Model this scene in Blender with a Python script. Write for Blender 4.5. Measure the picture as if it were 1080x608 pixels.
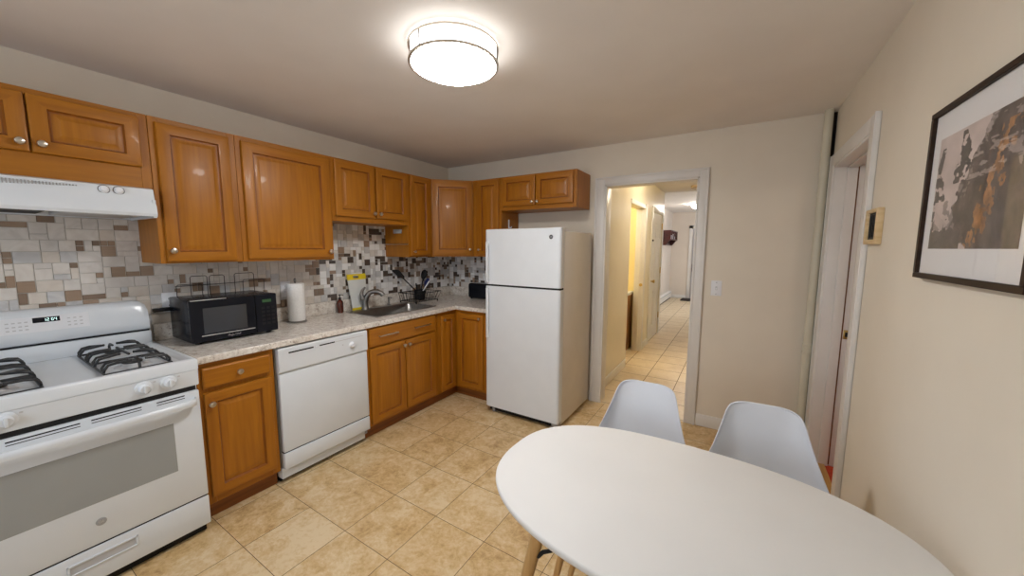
import bpy, bmesh, math, random
from mathutils import Vector, Matrix, Euler
import numpy as np
rnd = random.Random(7)
for o in list(bpy.data.objects): bpy.data.objects.remove(o)
sc = bpy.context.scene
COL = sc.collection
R = math.radians

# ---------------------------------------------------------------- camera, world, light, exposure
cam = bpy.data.cameras.new('camera'); cam.sensor_width = 36; cam.lens = 383.8*36/1080; cam.clip_start = .02
camo = bpy.data.objects.new('camera', cam); COL.objects.link(camo); sc.camera = camo
CX, CY, CZ, YAW, PITCH, ROLL = 2.9194, -3.2869, 1.4699, 31.842, 6.337, 0.210
_y, _p, _r = R(YAW), R(PITCH), R(ROLL)
F = Vector((-math.sin(_y)*math.cos(_p), math.cos(_y)*math.cos(_p), -math.sin(_p)))
r0 = Vector((math.cos(_y), math.sin(_y), 0)); u0 = r0.cross(F)
Rt = r0*math.cos(_r)+u0*math.sin(_r); U = -r0*math.sin(_r)+u0*math.cos(_r)
camo.matrix_world = Matrix(((Rt.x, U.x, -F.x, CX), (Rt.y, U.y, -F.y, CY), (Rt.z, U.z, -F.z, CZ), (0, 0, 0, 1)))
sc.view_settings.view_transform = 'Standard'; sc.view_settings.look = 'None'
sc.view_settings.gamma = 1; sc.view_settings.use_curve_mapping = False
sc.view_settings.exposure = 0.32
try:
    sc.cycles.use_denoising = True; sc.cycles.max_bounces = 10; sc.cycles.diffuse_bounces = 6
    sc.cycles.sample_clamp_indirect = 6
except Exception: pass
w = bpy.data.worlds.new('world'); sc.world = w; w.use_nodes = True
w.node_tree.nodes['Background'].inputs[0].default_value = (.78, .88, 1, 1)
w.node_tree.nodes['Background'].inputs[1].default_value = 5.0
LAMP = 39.0            # emission of the kitchen ceiling lamp
HALL = 70.0            # the hall's lamps, the added unseen one included
WX, H = 3.415, 2.378   # room width and height
YF = -4.75             # wall behind the camera
pl = bpy.data.lights.new('window_portal', 'AREA'); pl.shape = 'RECTANGLE'; pl.size = 1.5; pl.size_y = 1.2
pl.cycles.is_portal = True
plo = bpy.data.objects.new('window_portal', pl); COL.objects.link(plo)
plo.location = (1.75, YF-.16, 1.55); plo.rotation_euler = (R(90), 0, 0)

pl2 = bpy.data.lights.new('hall_window_portal', 'AREA'); pl2.shape = 'RECTANGLE'; pl2.size = 2.4; pl2.size_y = 1.35
pl2.cycles.is_portal = True
plo2 = bpy.data.objects.new('hall_window_portal', pl2); COL.objects.link(plo2)
plo2.location = (4.24, 6.2, 1.475); plo2.rotation_euler = (R(90), 0, R(90))
ld = bpy.data.lights.new('side_room_fill', 'POINT'); ld.energy = 5; ld.color = (1, .86, .70); ld.shadow_soft_size = .08  # unseen fill light, added to warm the right doorway's jamb
ldo = bpy.data.objects.new('side_room_fill', ld); COL.objects.link(ldo); ldo.location = (4.5, -1.4, 2.15)

# ---------------------------------------------------------------- materials
def mat(name, col, rough=.5, metal=0, spec=.5, emit=None, es=0, coat=0, trans=0, alpha=1):
    m = bpy.data.materials.new(name); m.use_nodes = True
    b = m.node_tree.nodes['Principled BSDF']
    b.inputs['Base Color'].default_value = (*col, 1); b.inputs['Roughness'].default_value = rough
    b.inputs['Metallic'].default_value = metal; b.inputs['Specular IOR Level'].default_value = spec
    b.inputs['Coat Weight'].default_value = coat; b.inputs['Transmission Weight'].default_value = trans
    b.inputs['Alpha'].default_value = alpha
    if emit: b.inputs['Emission Color'].default_value = (*emit, 1); b.inputs['Emission Strength'].default_value = es
    return m
def nd(m, t, **k):
    n = m.node_tree.nodes.new(t)
    for a, v in k.items(): setattr(n, a, v)
    return n
def noisy(name, c0, c1, scale=(1, 1, 1), nscale=5, detail=4, rough=.5, bump=0, lo=.35, hi=.65, distort=0, mid=None, coat=0, spec=.5, bscale=None):
    """two or three tones mixed by noise in object space"""
    m = mat(name, c0, rough, coat=coat, spec=spec); L = m.node_tree.links; b = m.node_tree.nodes['Principled BSDF']
    tc = nd(m, 'ShaderNodeTexCoord'); mp = nd(m, 'ShaderNodeMapping'); mp.inputs['Scale'].default_value = scale
    n = nd(m, 'ShaderNodeTexNoise'); n.inputs['Scale'].default_value = nscale; n.inputs['Detail'].default_value = detail
    n.inputs['Distortion'].default_value = distort
    r = nd(m, 'ShaderNodeValToRGB'); e = r.color_ramp.elements
    e[0].position = lo; e[0].color = (*c0, 1); e[1].position = hi; e[1].color = (*c1, 1)
    if mid: x = e.new((lo+hi)/2); x.color = (*mid, 1)
    L.new(tc.outputs['Object'], mp.inputs['Vector']); L.new(mp.outputs[0], n.inputs['Vector'])
    L.new(n.outputs['Fac'], r.inputs[0]); L.new(r.outputs[0], b.inputs['Base Color'])
    if bump:
        bp = nd(m, 'ShaderNodeBump'); bp.inputs['Strength'].default_value = bump; bp.inputs['Distance'].default_value = .002
        if bscale:
            n2 = nd(m, 'ShaderNodeTexNoise'); n2.inputs['Scale'].default_value = bscale
            L.new(tc.outputs['Object'], n2.inputs['Vector']); L.new(n2.outputs['Fac'], bp.inputs['Height'])
        else: L.new(n.outputs['Fac'], bp.inputs['Height'])
        L.new(bp.outputs[0], b.inputs['Normal'])
    return m
OA, OB, OC = (.290, .098, .0045), (.450, .168, .009), (.365, .132, .0065)
wood_v = noisy('honey_oak_upright', OA, OB, (20, 20, 1.1), 2.6, 6, .42, .12, .18, .82, .3, OC, coat=.06, spec=.4)
wood_h = noisy('honey_oak_level', OA, OB, (1.1, 1.1, 20), 2.6, 6, .42, .12, .18, .82, .3, OC, coat=.06, spec=.4)
wood_g = noisy('dark_glazed_groove', (.215, .066, .0055), (.29, .093, .0075), (16, 16, 2), 3, 4, .42, .05)
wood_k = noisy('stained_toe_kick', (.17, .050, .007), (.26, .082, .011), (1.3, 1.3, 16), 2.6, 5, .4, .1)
chair_m = noisy('white_chair_shell', (.60, .635, .70), (.63, .665, .73), (1, 1, 1), 6, 2, .38, .0)
oakleg = noisy('pale_beech', (.46, .27, .10), (.60, .38, .16), (14, 14, 1), 3, 5, .42, .05)
wall_m = noisy('beige_wall_paint', (.72, .658, .555), (.75, .688, .585), (1, 1, 1), 3, 3, .55, .05, bscale=220, spec=.3)
ceil_m = noisy('ceiling_paint', (.78, .745, .715), (.81, .775, .745), (1, 1, 1), 3, 3, .8, .05, bscale=180, spec=.2)
hall_m = noisy('cream_hall_paint', (.70, .63, .48), (.74, .67, .52), (1, 1, 1), 3, 3, .28, .04, bscale=200)
far_m = noisy('pale_hall_paint', (.66, .585, .51), (.69, .615, .54), (1, 1, 1), 3, 3, .5, .04, bscale=200)
trim_m = noisy('white_trim_paint', (.70, .68, .65), (.74, .72, .69), (1, 1, 1), 4, 2, .35, .03, bscale=120)
white_m = noisy('white_enamel', (.69, .735, .785), (.71, .755, .805), (1, 1, 1), 6, 2, .22, .02, bscale=300)
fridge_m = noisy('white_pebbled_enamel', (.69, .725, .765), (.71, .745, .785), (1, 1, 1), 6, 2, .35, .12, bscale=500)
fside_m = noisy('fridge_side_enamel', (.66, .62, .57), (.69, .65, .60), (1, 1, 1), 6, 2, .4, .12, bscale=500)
plast_m = noisy('white_plastic', (.74, .76, .80), (.77, .79, .83), (1, 1, 1), 6, 2, .35, .0)
table_m = noisy('white_laminate', (.72, .72, .715), (.74, .74, .735), (1, 1, 1), 4, 2, .55, .02, bscale=300)
black_m = noisy('black_gloss', (.006, .007, .011), (.009, .010, .015), (1, 1, 1), 6, 2, .22, .0, spec=.2)
dark_m = noisy('matte_black', (.008, .008, .009), (.013, .013, .014), (1, 1, 1), 9, 2, .5, .1, spec=.25)
iron_m = noisy('cast_iron', (.010, .011, .013), (.025, .027, .03), (1, 1, 1), 60, 3, .42, .3)
gap_m = mat('shadow_gap_black', (.012, .012, .012), .8)
glassb_m = mat('microwave_door_glass', (.035, .037, .042), .08, spec=.7)
ovenw_m = noisy('oven_window_glass', (.31, .325, .325), (.33, .345, .345), (1, 1, 1), 4, 2, .22, .0)
steel_m = noisy('brushed_steel', (.27, .265, .255), (.34, .335, .325), (40, 2, 2), 4, 3, .34, .1); steel_m.node_tree.nodes['Principled BSDF'].inputs['Metallic'].default_value = 1
chrome_m = mat('polished_chrome', (.62, .62, .63), .14, 1)
nickel_m = mat('satin_nickel', (.60, .55, .48), .28, 1)
brass_m = mat('brass', (.62, .43, .15), .3, 1)
gray_m = mat('grey_plastic', (.36, .37, .38), .45)
lgray_m = mat('pale_grey_print', (.50, .51, .53), .5)
amber_m = mat('amber_bottle', (.075, .012, .004), .12, coat=.5)
yellow_m = mat('yellow_plastic', (.78, .60, .02), .4)
board_m = noisy('milky_board_plastic', (.66, .68, .66), (.72, .74, .72), (1, 1, 1), 5, 2, .4)
paper_m = noisy('quilted_paper', (.78, .78, .77), (.84, .84, .83), (1, 1, 1), 90, 2, .9, .35)
blue_m = mat('navy_plastic', (.012, .02, .09), .35)
pipe_m = noisy('painted_pipe', (.58, .55, .44), (.62, .59, .48), (1, 1, 1), 6, 2, .4, .05)
red_m = noisy('red_carpet', (.36, .035, .012), (.50, .06, .02), (1, 1, 1), 60, 4, .95, .4)
thresh_m = noisy('threshold_oak', (.45, .24, .06), (.58, .33, .09), (14, 1, 1), 4, 4, .4, .05)
framep_m = noisy('dark_walnut_frame', (.022, .011, .007), (.038, .020, .012), (3, 3, 16), 4, 4, .45, .05, spec=.2)
matb_m = mat('white_mat_board', (.74, .73, .73), .8)
mahog_m = noisy('dark_mahogany', (.035, .006, .006), (.07, .014, .012), (2, 8, 2), 4, 3, .3)
thermo_m = noisy('pale_wood_frame', (.62, .44, .22), (.72, .55, .32), (2, 2, 12), 4, 3, .5)
lamp_m = mat('lit_diffuser', (.9, .9, .88), .5, emit=(1, .985, .965), es=LAMP*1.25)
lamps_m = mat('lit_diffuser_side', (.9, .9, .88), .5, emit=(1, .985, .965), es=LAMP*.13)
hlamp_m = mat('hall_fill_diffuser', (.9, .9, .85), .5, emit=(1, .87, .66), es=HALL*.85)
hfar_m = mat('lit_far_hall_diffuser', (.9, .9, .88), .5, emit=(1, .90, .80), es=HALL*.9)
blamp_m = mat('lit_side_room_globe', (.9, .85, .6), .5, emit=(1, .93, .74), es=HALL*1.0)
disp_m = mat('clock_display_digits', (.1, .3, .3), .5, emit=(.75, 1, .95), es=1.6)
mwd_m = mat('microwave_display', (.01, .03, .01), .3, emit=(.1, .35, .12), es=.12)
silver_m = mat('silver_print', (.62, .62, .63), .3, .8)
def thin_glass(name):
    m = bpy.data.materials.new(name); m.use_nodes = True; nt = m.node_tree; nt.nodes.remove(nt.nodes['Principled BSDF'])
    t = nt.nodes.new('ShaderNodeBsdfTransparent'); g = nt.nodes.new('ShaderNodeBsdfGlossy'); g.inputs['Roughness'].default_value = .02
    x = nt.nodes.new('ShaderNodeMixShader'); lw = nt.nodes.new('ShaderNodeLayerWeight'); pw = nt.nodes.new('ShaderNodeMath'); pw.operation = 'POWER'; pw.inputs[1].default_value = 5; f = nt.nodes.new('ShaderNodeMath'); f.operation = 'MULTIPLY_ADD'; f.inputs[1].default_value = .35; f.inputs[2].default_value = .015; nt.links.new(lw.outputs['Facing'], pw.inputs[0]); nt.links.new(pw.outputs[0], f.inputs[0])
    nt.links.new(f.outputs[0], x.inputs[0]); nt.links.new(t.outputs[0], x.inputs[1]); nt.links.new(g.outputs[0], x.inputs[2])
    nt.links.new(x.outputs[0], nt.nodes['Material Output'].inputs[0]); return m
pane_m = thin_glass('clear_pane')
def tile_floor_mat(name, dark, tan, cream, rough):
    m = mat(name, tan, rough); L = m.node_tree.links; b = m.node_tree.nodes['Principled BSDF']
    tc = nd(m, 'ShaderNodeTexCoord'); at = nd(m, 'ShaderNodeAttribute', attribute_name='tone')
    add = nd(m, 'ShaderNodeVectorMath', operation='ADD'); L.new(tc.outputs['Object'], add.inputs[0])
    sep = nd(m, 'ShaderNodeVectorMath', operation='SCALE'); sep.inputs['Scale'].default_value = 9.0
    L.new(at.outputs['Color'], sep.inputs[0]); L.new(sep.outputs[0], add.inputs[1])
    a = nd(m, 'ShaderNodeTexNoise'); a.inputs['Scale'].default_value = 7; a.inputs['Detail'].default_value = 9; a.inputs['Roughness'].default_value = .72; a.inputs['Distortion'].default_value = .5
    c = nd(m, 'ShaderNodeTexNoise'); c.inputs['Scale'].default_value = 38; c.inputs['Detail'].default_value = 6; c.inputs['Roughness'].default_value = .72; c.inputs['Distortion'].default_value = .3
    L.new(add.outputs[0], a.inputs['Vector']); L.new(add.outputs[0], c.inputs['Vector'])
    mx = nd(m, 'ShaderNodeMath', operation='MULTIPLY_ADD'); mx.inputs[1].default_value = .62
    L.new(c.outputs['Fac'], mx.inputs[0]); L.new(a.outputs['Fac'], mx.inputs[2])
    mx2 = nd(m, 'ShaderNodeMath', operation='MULTIPLY_ADD'); mx2.inputs[1].default_value = .14
    sp = nd(m, 'ShaderNodeSeparateColor'); L.new(at.outputs['Color'], sp.inputs[0])
    L.new(sp.outputs[0], mx2.inputs[0]); L.new(mx.outputs[0], mx2.inputs[2])
    r = nd(m, 'ShaderNodeValToRGB'); e = r.color_ramp.elements
    e[0].position = .58; e[0].color = (*dark, 1); e[1].position = 1.12; e[1].color = (*cream, 1)
    x = e.new(.80); x.color = (*tan, 1)
    L.new(mx2.outputs[0], r.inputs[0]); L.new(r.outputs[0], b.inputs['Base Color'])
    bp = nd(m, 'ShaderNodeBump'); bp.inputs['Strength'].default_value = .08; bp.inputs['Distance'].default_value = .002
    L.new(mx.outputs[0], bp.inputs['Height']); L.new(bp.outputs[0], b.inputs['Normal'])
    return m
floor_m = tile_floor_mat('tan_stone_tile', (.36, .205, .075), (.60, .415, .20), (.72, .575, .365), .36)
hfloor_m = tile_floor_mat('cream_hall_tile', (.58, .45, .28), (.66, .53, .35), (.73, .61, .44), .30)
grout_m = mat('brown_grout', (.11, .06, .028), .8)
hgrout_m = mat('hall_grout', (.20, .13, .07), .8)
def granite():
    m = mat('speckled_granite', (.6, .57, .52), .22); L = m.node_tree.links; b = m.node_tree.nodes['Principled BSDF']
    tc = nd(m, 'ShaderNodeTexCoord')
    a = nd(m, 'ShaderNodeTexNoise'); a.inputs['Scale'].default_value = 26; a.inputs['Detail'].default_value = 7; a.inputs['Roughness'].default_value = .75
    c = nd(m, 'ShaderNodeTexNoise'); c.inputs['Scale'].default_value = 95; c.inputs['Detail'].default_value = 3
    L.new(tc.outputs['Object'], a.inputs['Vector']); L.new(tc.outputs['Object'], c.inputs['Vector'])
    r = nd(m, 'ShaderNodeValToRGB'); e = r.color_ramp.elements
    e[0].position = .33; e[0].color = (.36, .30, .25, 1); e[1].position = .60; e[1].color = (.80, .77, .72, 1)
    x = e.new(.45); x.color = (.66, .61, .55, 1)
    r2 = nd(m, 'ShaderNodeValToRGB'); e = r2.color_ramp.elements
    e[0].position = .28; e[0].color = (.20, .15, .13, 1); e[1].position = .38; e[1].color = (1, 1, 1, 1)
    mx = nd(m, 'ShaderNodeMix', data_type='RGBA', blend_type='MULTIPLY'); mx.inputs[0].default_value = .8
    L.new(a.outputs['Fac'], r.inputs[0]); L.new(c.outputs['Fac'], r2.inputs[0])
    L.new(r.outputs[0], mx.inputs[6]); L.new(r2.outputs[0], mx.inputs[7]); L.new(mx.outputs[2], b.inputs['Base Color'])
    return m
granite_m = granite()

# ---------------------------------------------------------------- mesh helpers
class G:
    def __init__(s): s.b = bmesh.new()
    def _mi(s, fs, mi):
        for f in fs: f.material_index = mi
    def box(s, x0, x1, y0, y1, z0, z1, bev=0, seg=2, mi=0):
        t = bmesh.new(); bmesh.ops.create_cube(t, size=1)
        for v in t.verts: v.co = Vector(((x0+x1)/2+v.co.x*(x1-x0), (y0+y1)/2+v.co.y*(y1-y0), (z0+z1)/2+v.co.z*(z1-z0)))
        if bev: bmesh.ops.bevel(t, geom=list(t.edges), offset=bev, segments=seg, affect='EDGES', profile=.5)
        s.merge(t, mi); return s
    def merge(s, t, mi=None, M=None):
        if M: bmesh.ops.transform(t, matrix=M, verts=t.verts)
        bmesh.ops.recalc_face_normals(t, faces=t.faces)
        if mi is not None: s._mi(t.faces, mi)
        me = bpy.data.meshes.new('tmp'); t.to_mesh(me); t.free(); s.b.from_mesh(me); bpy.data.meshes.remove(me)
    def cyl(s, p0, p1, ra, rb=None, n=20, mi=0, caps=True):
        rb = ra if rb is None else rb
        p0, p1 = Vector(p0), Vector(p1); d = p1-p0
        t = bmesh.new(); bmesh.ops.create_cone(t, cap_ends=caps, segments=n, radius1=ra, radius2=rb, depth=d.length)
        M = Matrix.Translation((p0+p1)/2) @ d.to_track_quat('Z', 'Y').to_matrix().to_4x4()
        s.merge(t, mi, M); return s
    def tube(s, pts, r, n=8, closed=False, mi=0):
        P = [Vector(p) for p in pts]; m = len(P); t = bmesh.new(); rings = []
        rr = r if isinstance(r, (list, tuple)) else [r]*m
        up = None
        for i, p in enumerate(P):
            a = P[i-1] if (i > 0 or closed) else p; c = P[(i+1) % m] if (i < m-1 or closed) else p
            d = (c-a).normalized()
            if up is None:
                up = Vector((0, 0, 1)) if abs(d.z) < .9 else Vector((1, 0, 0))
            sx = d.cross(up)
            if sx.length < 1e-4: sx = d.cross(Vector((1, .3, 0)))
            sx.normalize(); uy = sx.cross(d).normalized(); up = uy
            rings.append([t.verts.new(p+(sx*math.cos(2*math.pi*k/n)+uy*math.sin(2*math.pi*k/n))*rr[i]) for k in range(n)])
        for i in range(m if closed else m-1):
            A, B = rings[i], rings[(i+1) % m]
            for k in range(n): t.faces.new((A[k], A[(k+1) % n], B[(k+1) % n], B[k]))
        if not closed: t.faces.new(rings[0][::-1]); t.faces.new(rings[-1])
        s.merge(t, mi); return s
    def lathe(s, prof, o=(0, 0, 0), ax=(0, 0, 1), n=28, mi=0):
        """prof: (radius, height) pairs, spun about ax through o"""
        t = bmesh.new(); rings = []
        for r_, h in prof:
            if r_ < 1e-6: rings.append([t.verts.new((0, 0, h))])
            else: rings.append([t.verts.new((r_*math.cos(2*math.pi*k/n), r_*math.sin(2*math.pi*k/n), h)) for k in range(n)])
        for A, B in zip(rings, rings[1:]):
            for k in range(n):
                q = [A[k % len(A)], A[(k+1) % len(A)], B[(k+1) % len(B)], B[k % len(B)]]
                q = list(dict.fromkeys(q))
                if len(q) > 2: t.faces.new(q)
        if len(rings[0]) > 1: t.faces.new(rings[0][::-1])
        if len(rings[-1]) > 1: t.faces.new(rings[-1])
        M = Matrix.Translation(o) @ Vector(ax).to_track_quat('Z', 'Y').to_matrix().to_4x4()
        s.merge(t, mi, M); return s
    def prism(s, poly, fn, a, b, mi=0, bev=0):
        """poly: 2-D outline, fn(u,v,w) -> point; extruded from w=a to w=b"""
        t = bmesh.new(); A = [t.verts.new(fn(u, v, a)) for u, v in poly]; B = [t.verts.new(fn(u, v, b)) for u, v in poly]; n = len(poly)
        t.faces.new(A); t.faces.new(B[::-1])
        for i in range(n): t.faces.new((A[i], B[i], B[(i+1) % n], A[(i+1) % n]))
        if bev: bmesh.ops.bevel(t, geom=list(t.edges), offset=bev, segments=2, affect='EDGES')
        s.merge(t, mi); return s
    def loft(s, rings, mi=0, cap0=True, cap1=True, mis=None):
        t = bmesh.new(); V = [[t.verts.new(p) for p in r_] for r_ in rings]; n = len(V[0])
        for i, (A, B) in enumerate(zip(V, V[1:])):
            for k in range(n):
                f = t.faces.new((A[k], A[(k+1) % n], B[(k+1) % n], B[k]))
                f.material_index = mis(i, k) if mis else mi
        if cap0: f = t.faces.new(V[0][::-1]); f.material_index = mi
        if cap1: f = t.faces.new(V[-1]); f.material_index = mi
        s.merge(t); return s
WL = {}
def obj(name, g, mats, parent=None, ang=40, smooth=True):
    b = g.b if isinstance(g, G) else g
    me = bpy.data.meshes.new(name); b.to_mesh(me); b.free()
    for m in (mats if isinstance(mats, (list, tuple)) else [mats]): me.materials.append(m)
    o = bpy.data.objects.new(name, me); COL.objects.link(o)
    if parent is not None:
        off = WL[parent]; me.transform(Matrix.Translation(-off)); o.parent = parent; WL[o] = off
    else: WL[o] = Vector((0, 0, 0))
    if smooth:
        for p in me.polygons: p.use_smooth = True
        me.set_sharp_from_angle(angle=R(ang))
    return o
def thing(name, label, cat, loc=(0, 0, 0), group=None):
    o = bpy.data.objects.new(name, None); COL.objects.link(o); o.location = loc; o.empty_display_size = .1
    o['label'] = label; o['category'] = cat
    if group: o['group'] = group
    WL[o] = Vector(loc); return o
def tag(o, label, cat, group=None):
    o['label'] = label; o['category'] = cat
    if group: o['group'] = group
    return o
def base_at(o, loc):
    """moves a single mesh thing's origin to its base"""
    o.data.transform(Matrix.Translation(-Vector(loc))); o.location = loc; WL[o] = Vector(loc); return o
def struct(name, g, mats, label=None, cat=None, **k):
    o = obj(name, g, mats, **k); o['kind'] = 'structure'
    if label: o['label'] = label
    if cat: o['category'] = cat
    return o
def lettering(name, txt, size, loc, rot, m, parent, align='CENTER'):
    c = bpy.data.curves.new(name, 'FONT'); c.body = txt; c.size = size; c.align_x = align; c.align_y = 'CENTER'; c.extrude = .0003
    c.materials.append(m); q = bpy.data.objects.new(name, c); COL.objects.link(q)
    me = bpy.data.meshes.new_from_object(q.evaluated_get(bpy.context.evaluated_depsgraph_get())); bpy.data.objects.remove(q); bpy.data.curves.remove(c)
    me.name = name; o = bpy.data.objects.new(name, me); COL.objects.link(o)
    o.location = Vector(loc)-WL[parent]; o.rotation_euler = rot; o.parent = parent; WL[o] = WL[parent]; return o
FX = (R(90), 0, R(90)); FY = (R(90), 0, 0)
def raised_door(name, O, Uv, w, h, parent, t=.02, fr=.052, flat=False, label=None):
    """raised-panel door or drawer front: O = lower left back corner, Uv = direction to the right, z up"""
    O = Vector(O); Uv = Vector(Uv).normalized(); V = Vector((0, 0, 1)); N = Uv.cross(V)
    def ring(i, d): return [O+Uv*a+V*c+N*d for a, c in ((i, i), (w-i, i), (w-i, h-i), (i, h-i))]
    if flat: prof = [(0, 0), (0, t-.007), (.003, t-.003), (.009, t), (.016, t)]
    else: prof = [(0, 0), (0, t-.006), (.002, t-.002), (.007, t), (fr, t), (fr+.003, t-.007), (fr+.006, t-.0125), (fr+.011, t-.0125), (fr+.033, t-.003), (fr+.036, t-.002)]
    hz = abs(w) > h*1.6 and flat
    g = G().loft([ring(*p) for p in prof], 1 if hz else 0, mis=lambda i, k: 2 if (not flat and i in (4, 5, 6)) else (1 if (k % 2 == 0 and i in (2, 3)) or hz else 0))
    o = obj(name, g, [wood_v, wood_h, wood_g], parent, ang=25)
    if label: o['label'] = label
    return o, N
def knob(P, N, parent, r=.0155):
    g = G().lathe([(.006, 0), (.0055, .010), (.0075, .014), (r, .017), (r, .022), (r*.85, .027), (r*.45, .0295), (0, .030)], P, N, 20)
    o = obj('knob', g, nickel_m, parent); o['label'] = 'satin nickel knob'; return o
def cabinet_box(root, x0, x1, y0, y1, z0, z1, face='x', stile=.038, top=.03, bot=.03):
    """closed carcass with a face frame of stiles and rails on its front"""
    g = G(); f = G(); t = .019
    if face == 'x':
        g.box(x0, x1-t, y0, y1, z0, z1, .001, 1)
        f.box(x1-t, x1, y0, y0+stile, z0, z1, .0015, 1); f.box(x1-t, x1, y1-stile, y1, z0, z1, .0015, 1)
        f.box(x1-t, x1-.0005, y0+stile, y1-stile, z1-top, z1, .001, 1, 1); f.box(x1-t, x1-.0005, y0+stile, y1-stile, z0, z0+bot, .001, 1, 1)
        f.box(x1-t, x1-.004, y0+stile-.002, y1-stile+.002, z0+bot-.002, z1-top+.002)
    else:
        g.box(x0, x1, y0+t, y1, z0, z1, .001, 1)
        f.box(x0, x0+stile, y0, y0+t, z0, z1, .0015, 1); f.box(x1-stile, x1, y0, y0+t, z0, z1, .0015, 1)
        f.box(x0+stile, x1-stile, y0+.0005, y0+t, z1-top, z1, .001, 1, 1); f.box(x0+stile, x1-stile, y0+.0005, y0+t, z0, z0+bot, .001, 1, 1)
        f.box(x0+stile-.002, x1-stile+.002, y0+.004, y0+t, z0+bot-.002, z1-top+.002)
    obj('carcass', g, wood_v, root); obj('face_frame', f, [wood_v, wood_h], root)

# ================================================================ the setting
def tiled_floor(name, x0, x1, y0, y1, ox, oy, s, m, gm, merge, gap, seed):
    rn = random.Random(seed); g = G(); b = g.b
    lay = b.loops.layers.color.new('tone')
    g0 = [(x0, y0), (x1, y0), (x1, y1), (x0, y1)]
    V = [b.verts.new((x, y, -.0012)) for x, y in g0]; f = b.faces.new(V); f.material_index = 1
    B = [b.verts.new((x, y, -.05)) for x, y in g0]; f = b.faces.new(B[::-1]); f.material_index = 1
    i0 = math.floor((x0-ox)/s); i1 = math.ceil((x1-ox)/s); j0 = math.floor((y0-oy)/s); j1 = math.ceil((y1-oy)/s)
    used = set()
    for j in range(j0, j1):
        for i in range(i0, i1):
            if (i, j) in used: continue
            wi = 2 if merge(i, j, rn) else 1
            for k in range(wi): used.add((i+k, j))
            a0, a1 = max(x0, ox+i*s+gap), min(x1, ox+(i+wi)*s-gap); c0, c1 = max(y0, oy+j*s+gap), min(y1, oy+(j+1)*s-gap)
            if a1-a0 < .004 or c1-c0 < .004: continue
            f = b.faces.new([b.verts.new((x, y, 0)) for x, y in ((a0, c0), (a1, c0), (a1, c1), (a0, c1))])
            t = (rn.random(), rn.random(), rn.random(), 1)
            for l in f.loops: l[lay] = t
    o = obj(name, g, [m, gm], smooth=False); o['kind'] = 'structure'; return o
def mg(i, j, rn):
    if j == 1 and i == 0: return True
    if j == 2 and i == 0: return True
    if j in (0, 1, 2) and -1 <= i <= 4: return False
    return rn.random() < .28
fl = tiled_floor('floor', 0, WX+.175, YF, -.0, .610, -2.590, .3275, floor_m, grout_m, mg, .0014, 3)
fl['label'] = 'tan mottled stone-look tile floor of the kitchen'
hf = tiled_floor('floor_hall', .2, 4.2, 0, 8.55, 2.10, .02, .322, hfloor_m, hgrout_m, lambda i, j, r_: False, .0034, 5)
hf['label'] = 'cream tile floor of the hallway beyond the doorway'
struct('ceiling', G().box(-.12, WX+.175, YF-.12, .12, H, H+.1), ceil_m, 'beige kitchen ceiling')
struct('wall_left', G().box(-.12, 0, YF, .12, -.05, H), wall_m, 'beige wall behind the cabinets')
DX0, DX1, DZ = 1.866, 2.620, 2.03
g = G().box(0, DX0, 0, .12, -.05, H).box(DX1, 3.388, 0, .12, -.05, H).box(3.388, WX+.175, .04, .12, -.05, H).box(DX0, DX1, 0, .12, DZ, H)
struct('wall_back', g, wall_m, 'beige back wall with the open doorway to the hall')
RY0, RY1, RZ = -.930, -.160, 2.000
g = G().box(WX, WX+.175, YF, RY0, -.05, H).box(WX, WX+.175, RY1, -.026, -.05, H).box(WX+.112, WX+.175, -.026, .04, -.05, H).box(WX, WX+.175, RY0, RY1, RZ, H)
struct('wall_right', g, wall_m, 'beige right wall with the framed picture')
g = G().box(-.12, 1.0, YF-.12, YF, -.05, H).box(2.5, WX+.175, YF-.12, YF, -.05, H).box(1.0, 2.5, YF-.12, YF, -.05, .95).box(1.0, 2.5, YF-.12, YF, 2.15, H)
struct('wall_front', g, wall_m)
g = G()
for a in (1.0, 1.735, 2.45): g.box(a, a+.05, YF-.09, YF-.04, .95, 2.15, .004)
for a in (.95, 1.53, 2.10): g.box(1.05, 2.45, YF-.085, YF-.045, a, a+.05, .004)
wn = struct('window_1', g, trim_m)
obj('pane', G().box(1.05, 2.45, YF-.067, YF-.063, 1.0, 2.1), pane_m, wn)
g = G()
for a in (5.0, 6.175, 7.35): g.box(4.13, 4.18, a, a+.05, .8, 2.15, .004)
for a in (.8, 1.45, 2.10): g.box(4.135, 4.175, 5.05, 7.35, a, a+.05, .004)
w2 = struct('window_2', g, trim_m)
obj('pane', G().box(4.153, 4.157, 5.05, 7.35, .85, 2.1), pane_m, w2)
struct('trim_8', G().box(WX+.010, WX+.112, -.0255, -.0005, 0, H).box(3.3885, WX+.112, .012, .039, 0, H), mat('joint_shade_dark', (.022, .016, .012), .9), 'shade-dark lining in the open room corner joint behind the pipe')  # near-black lining puts the joint's deep shade into its colour
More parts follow.
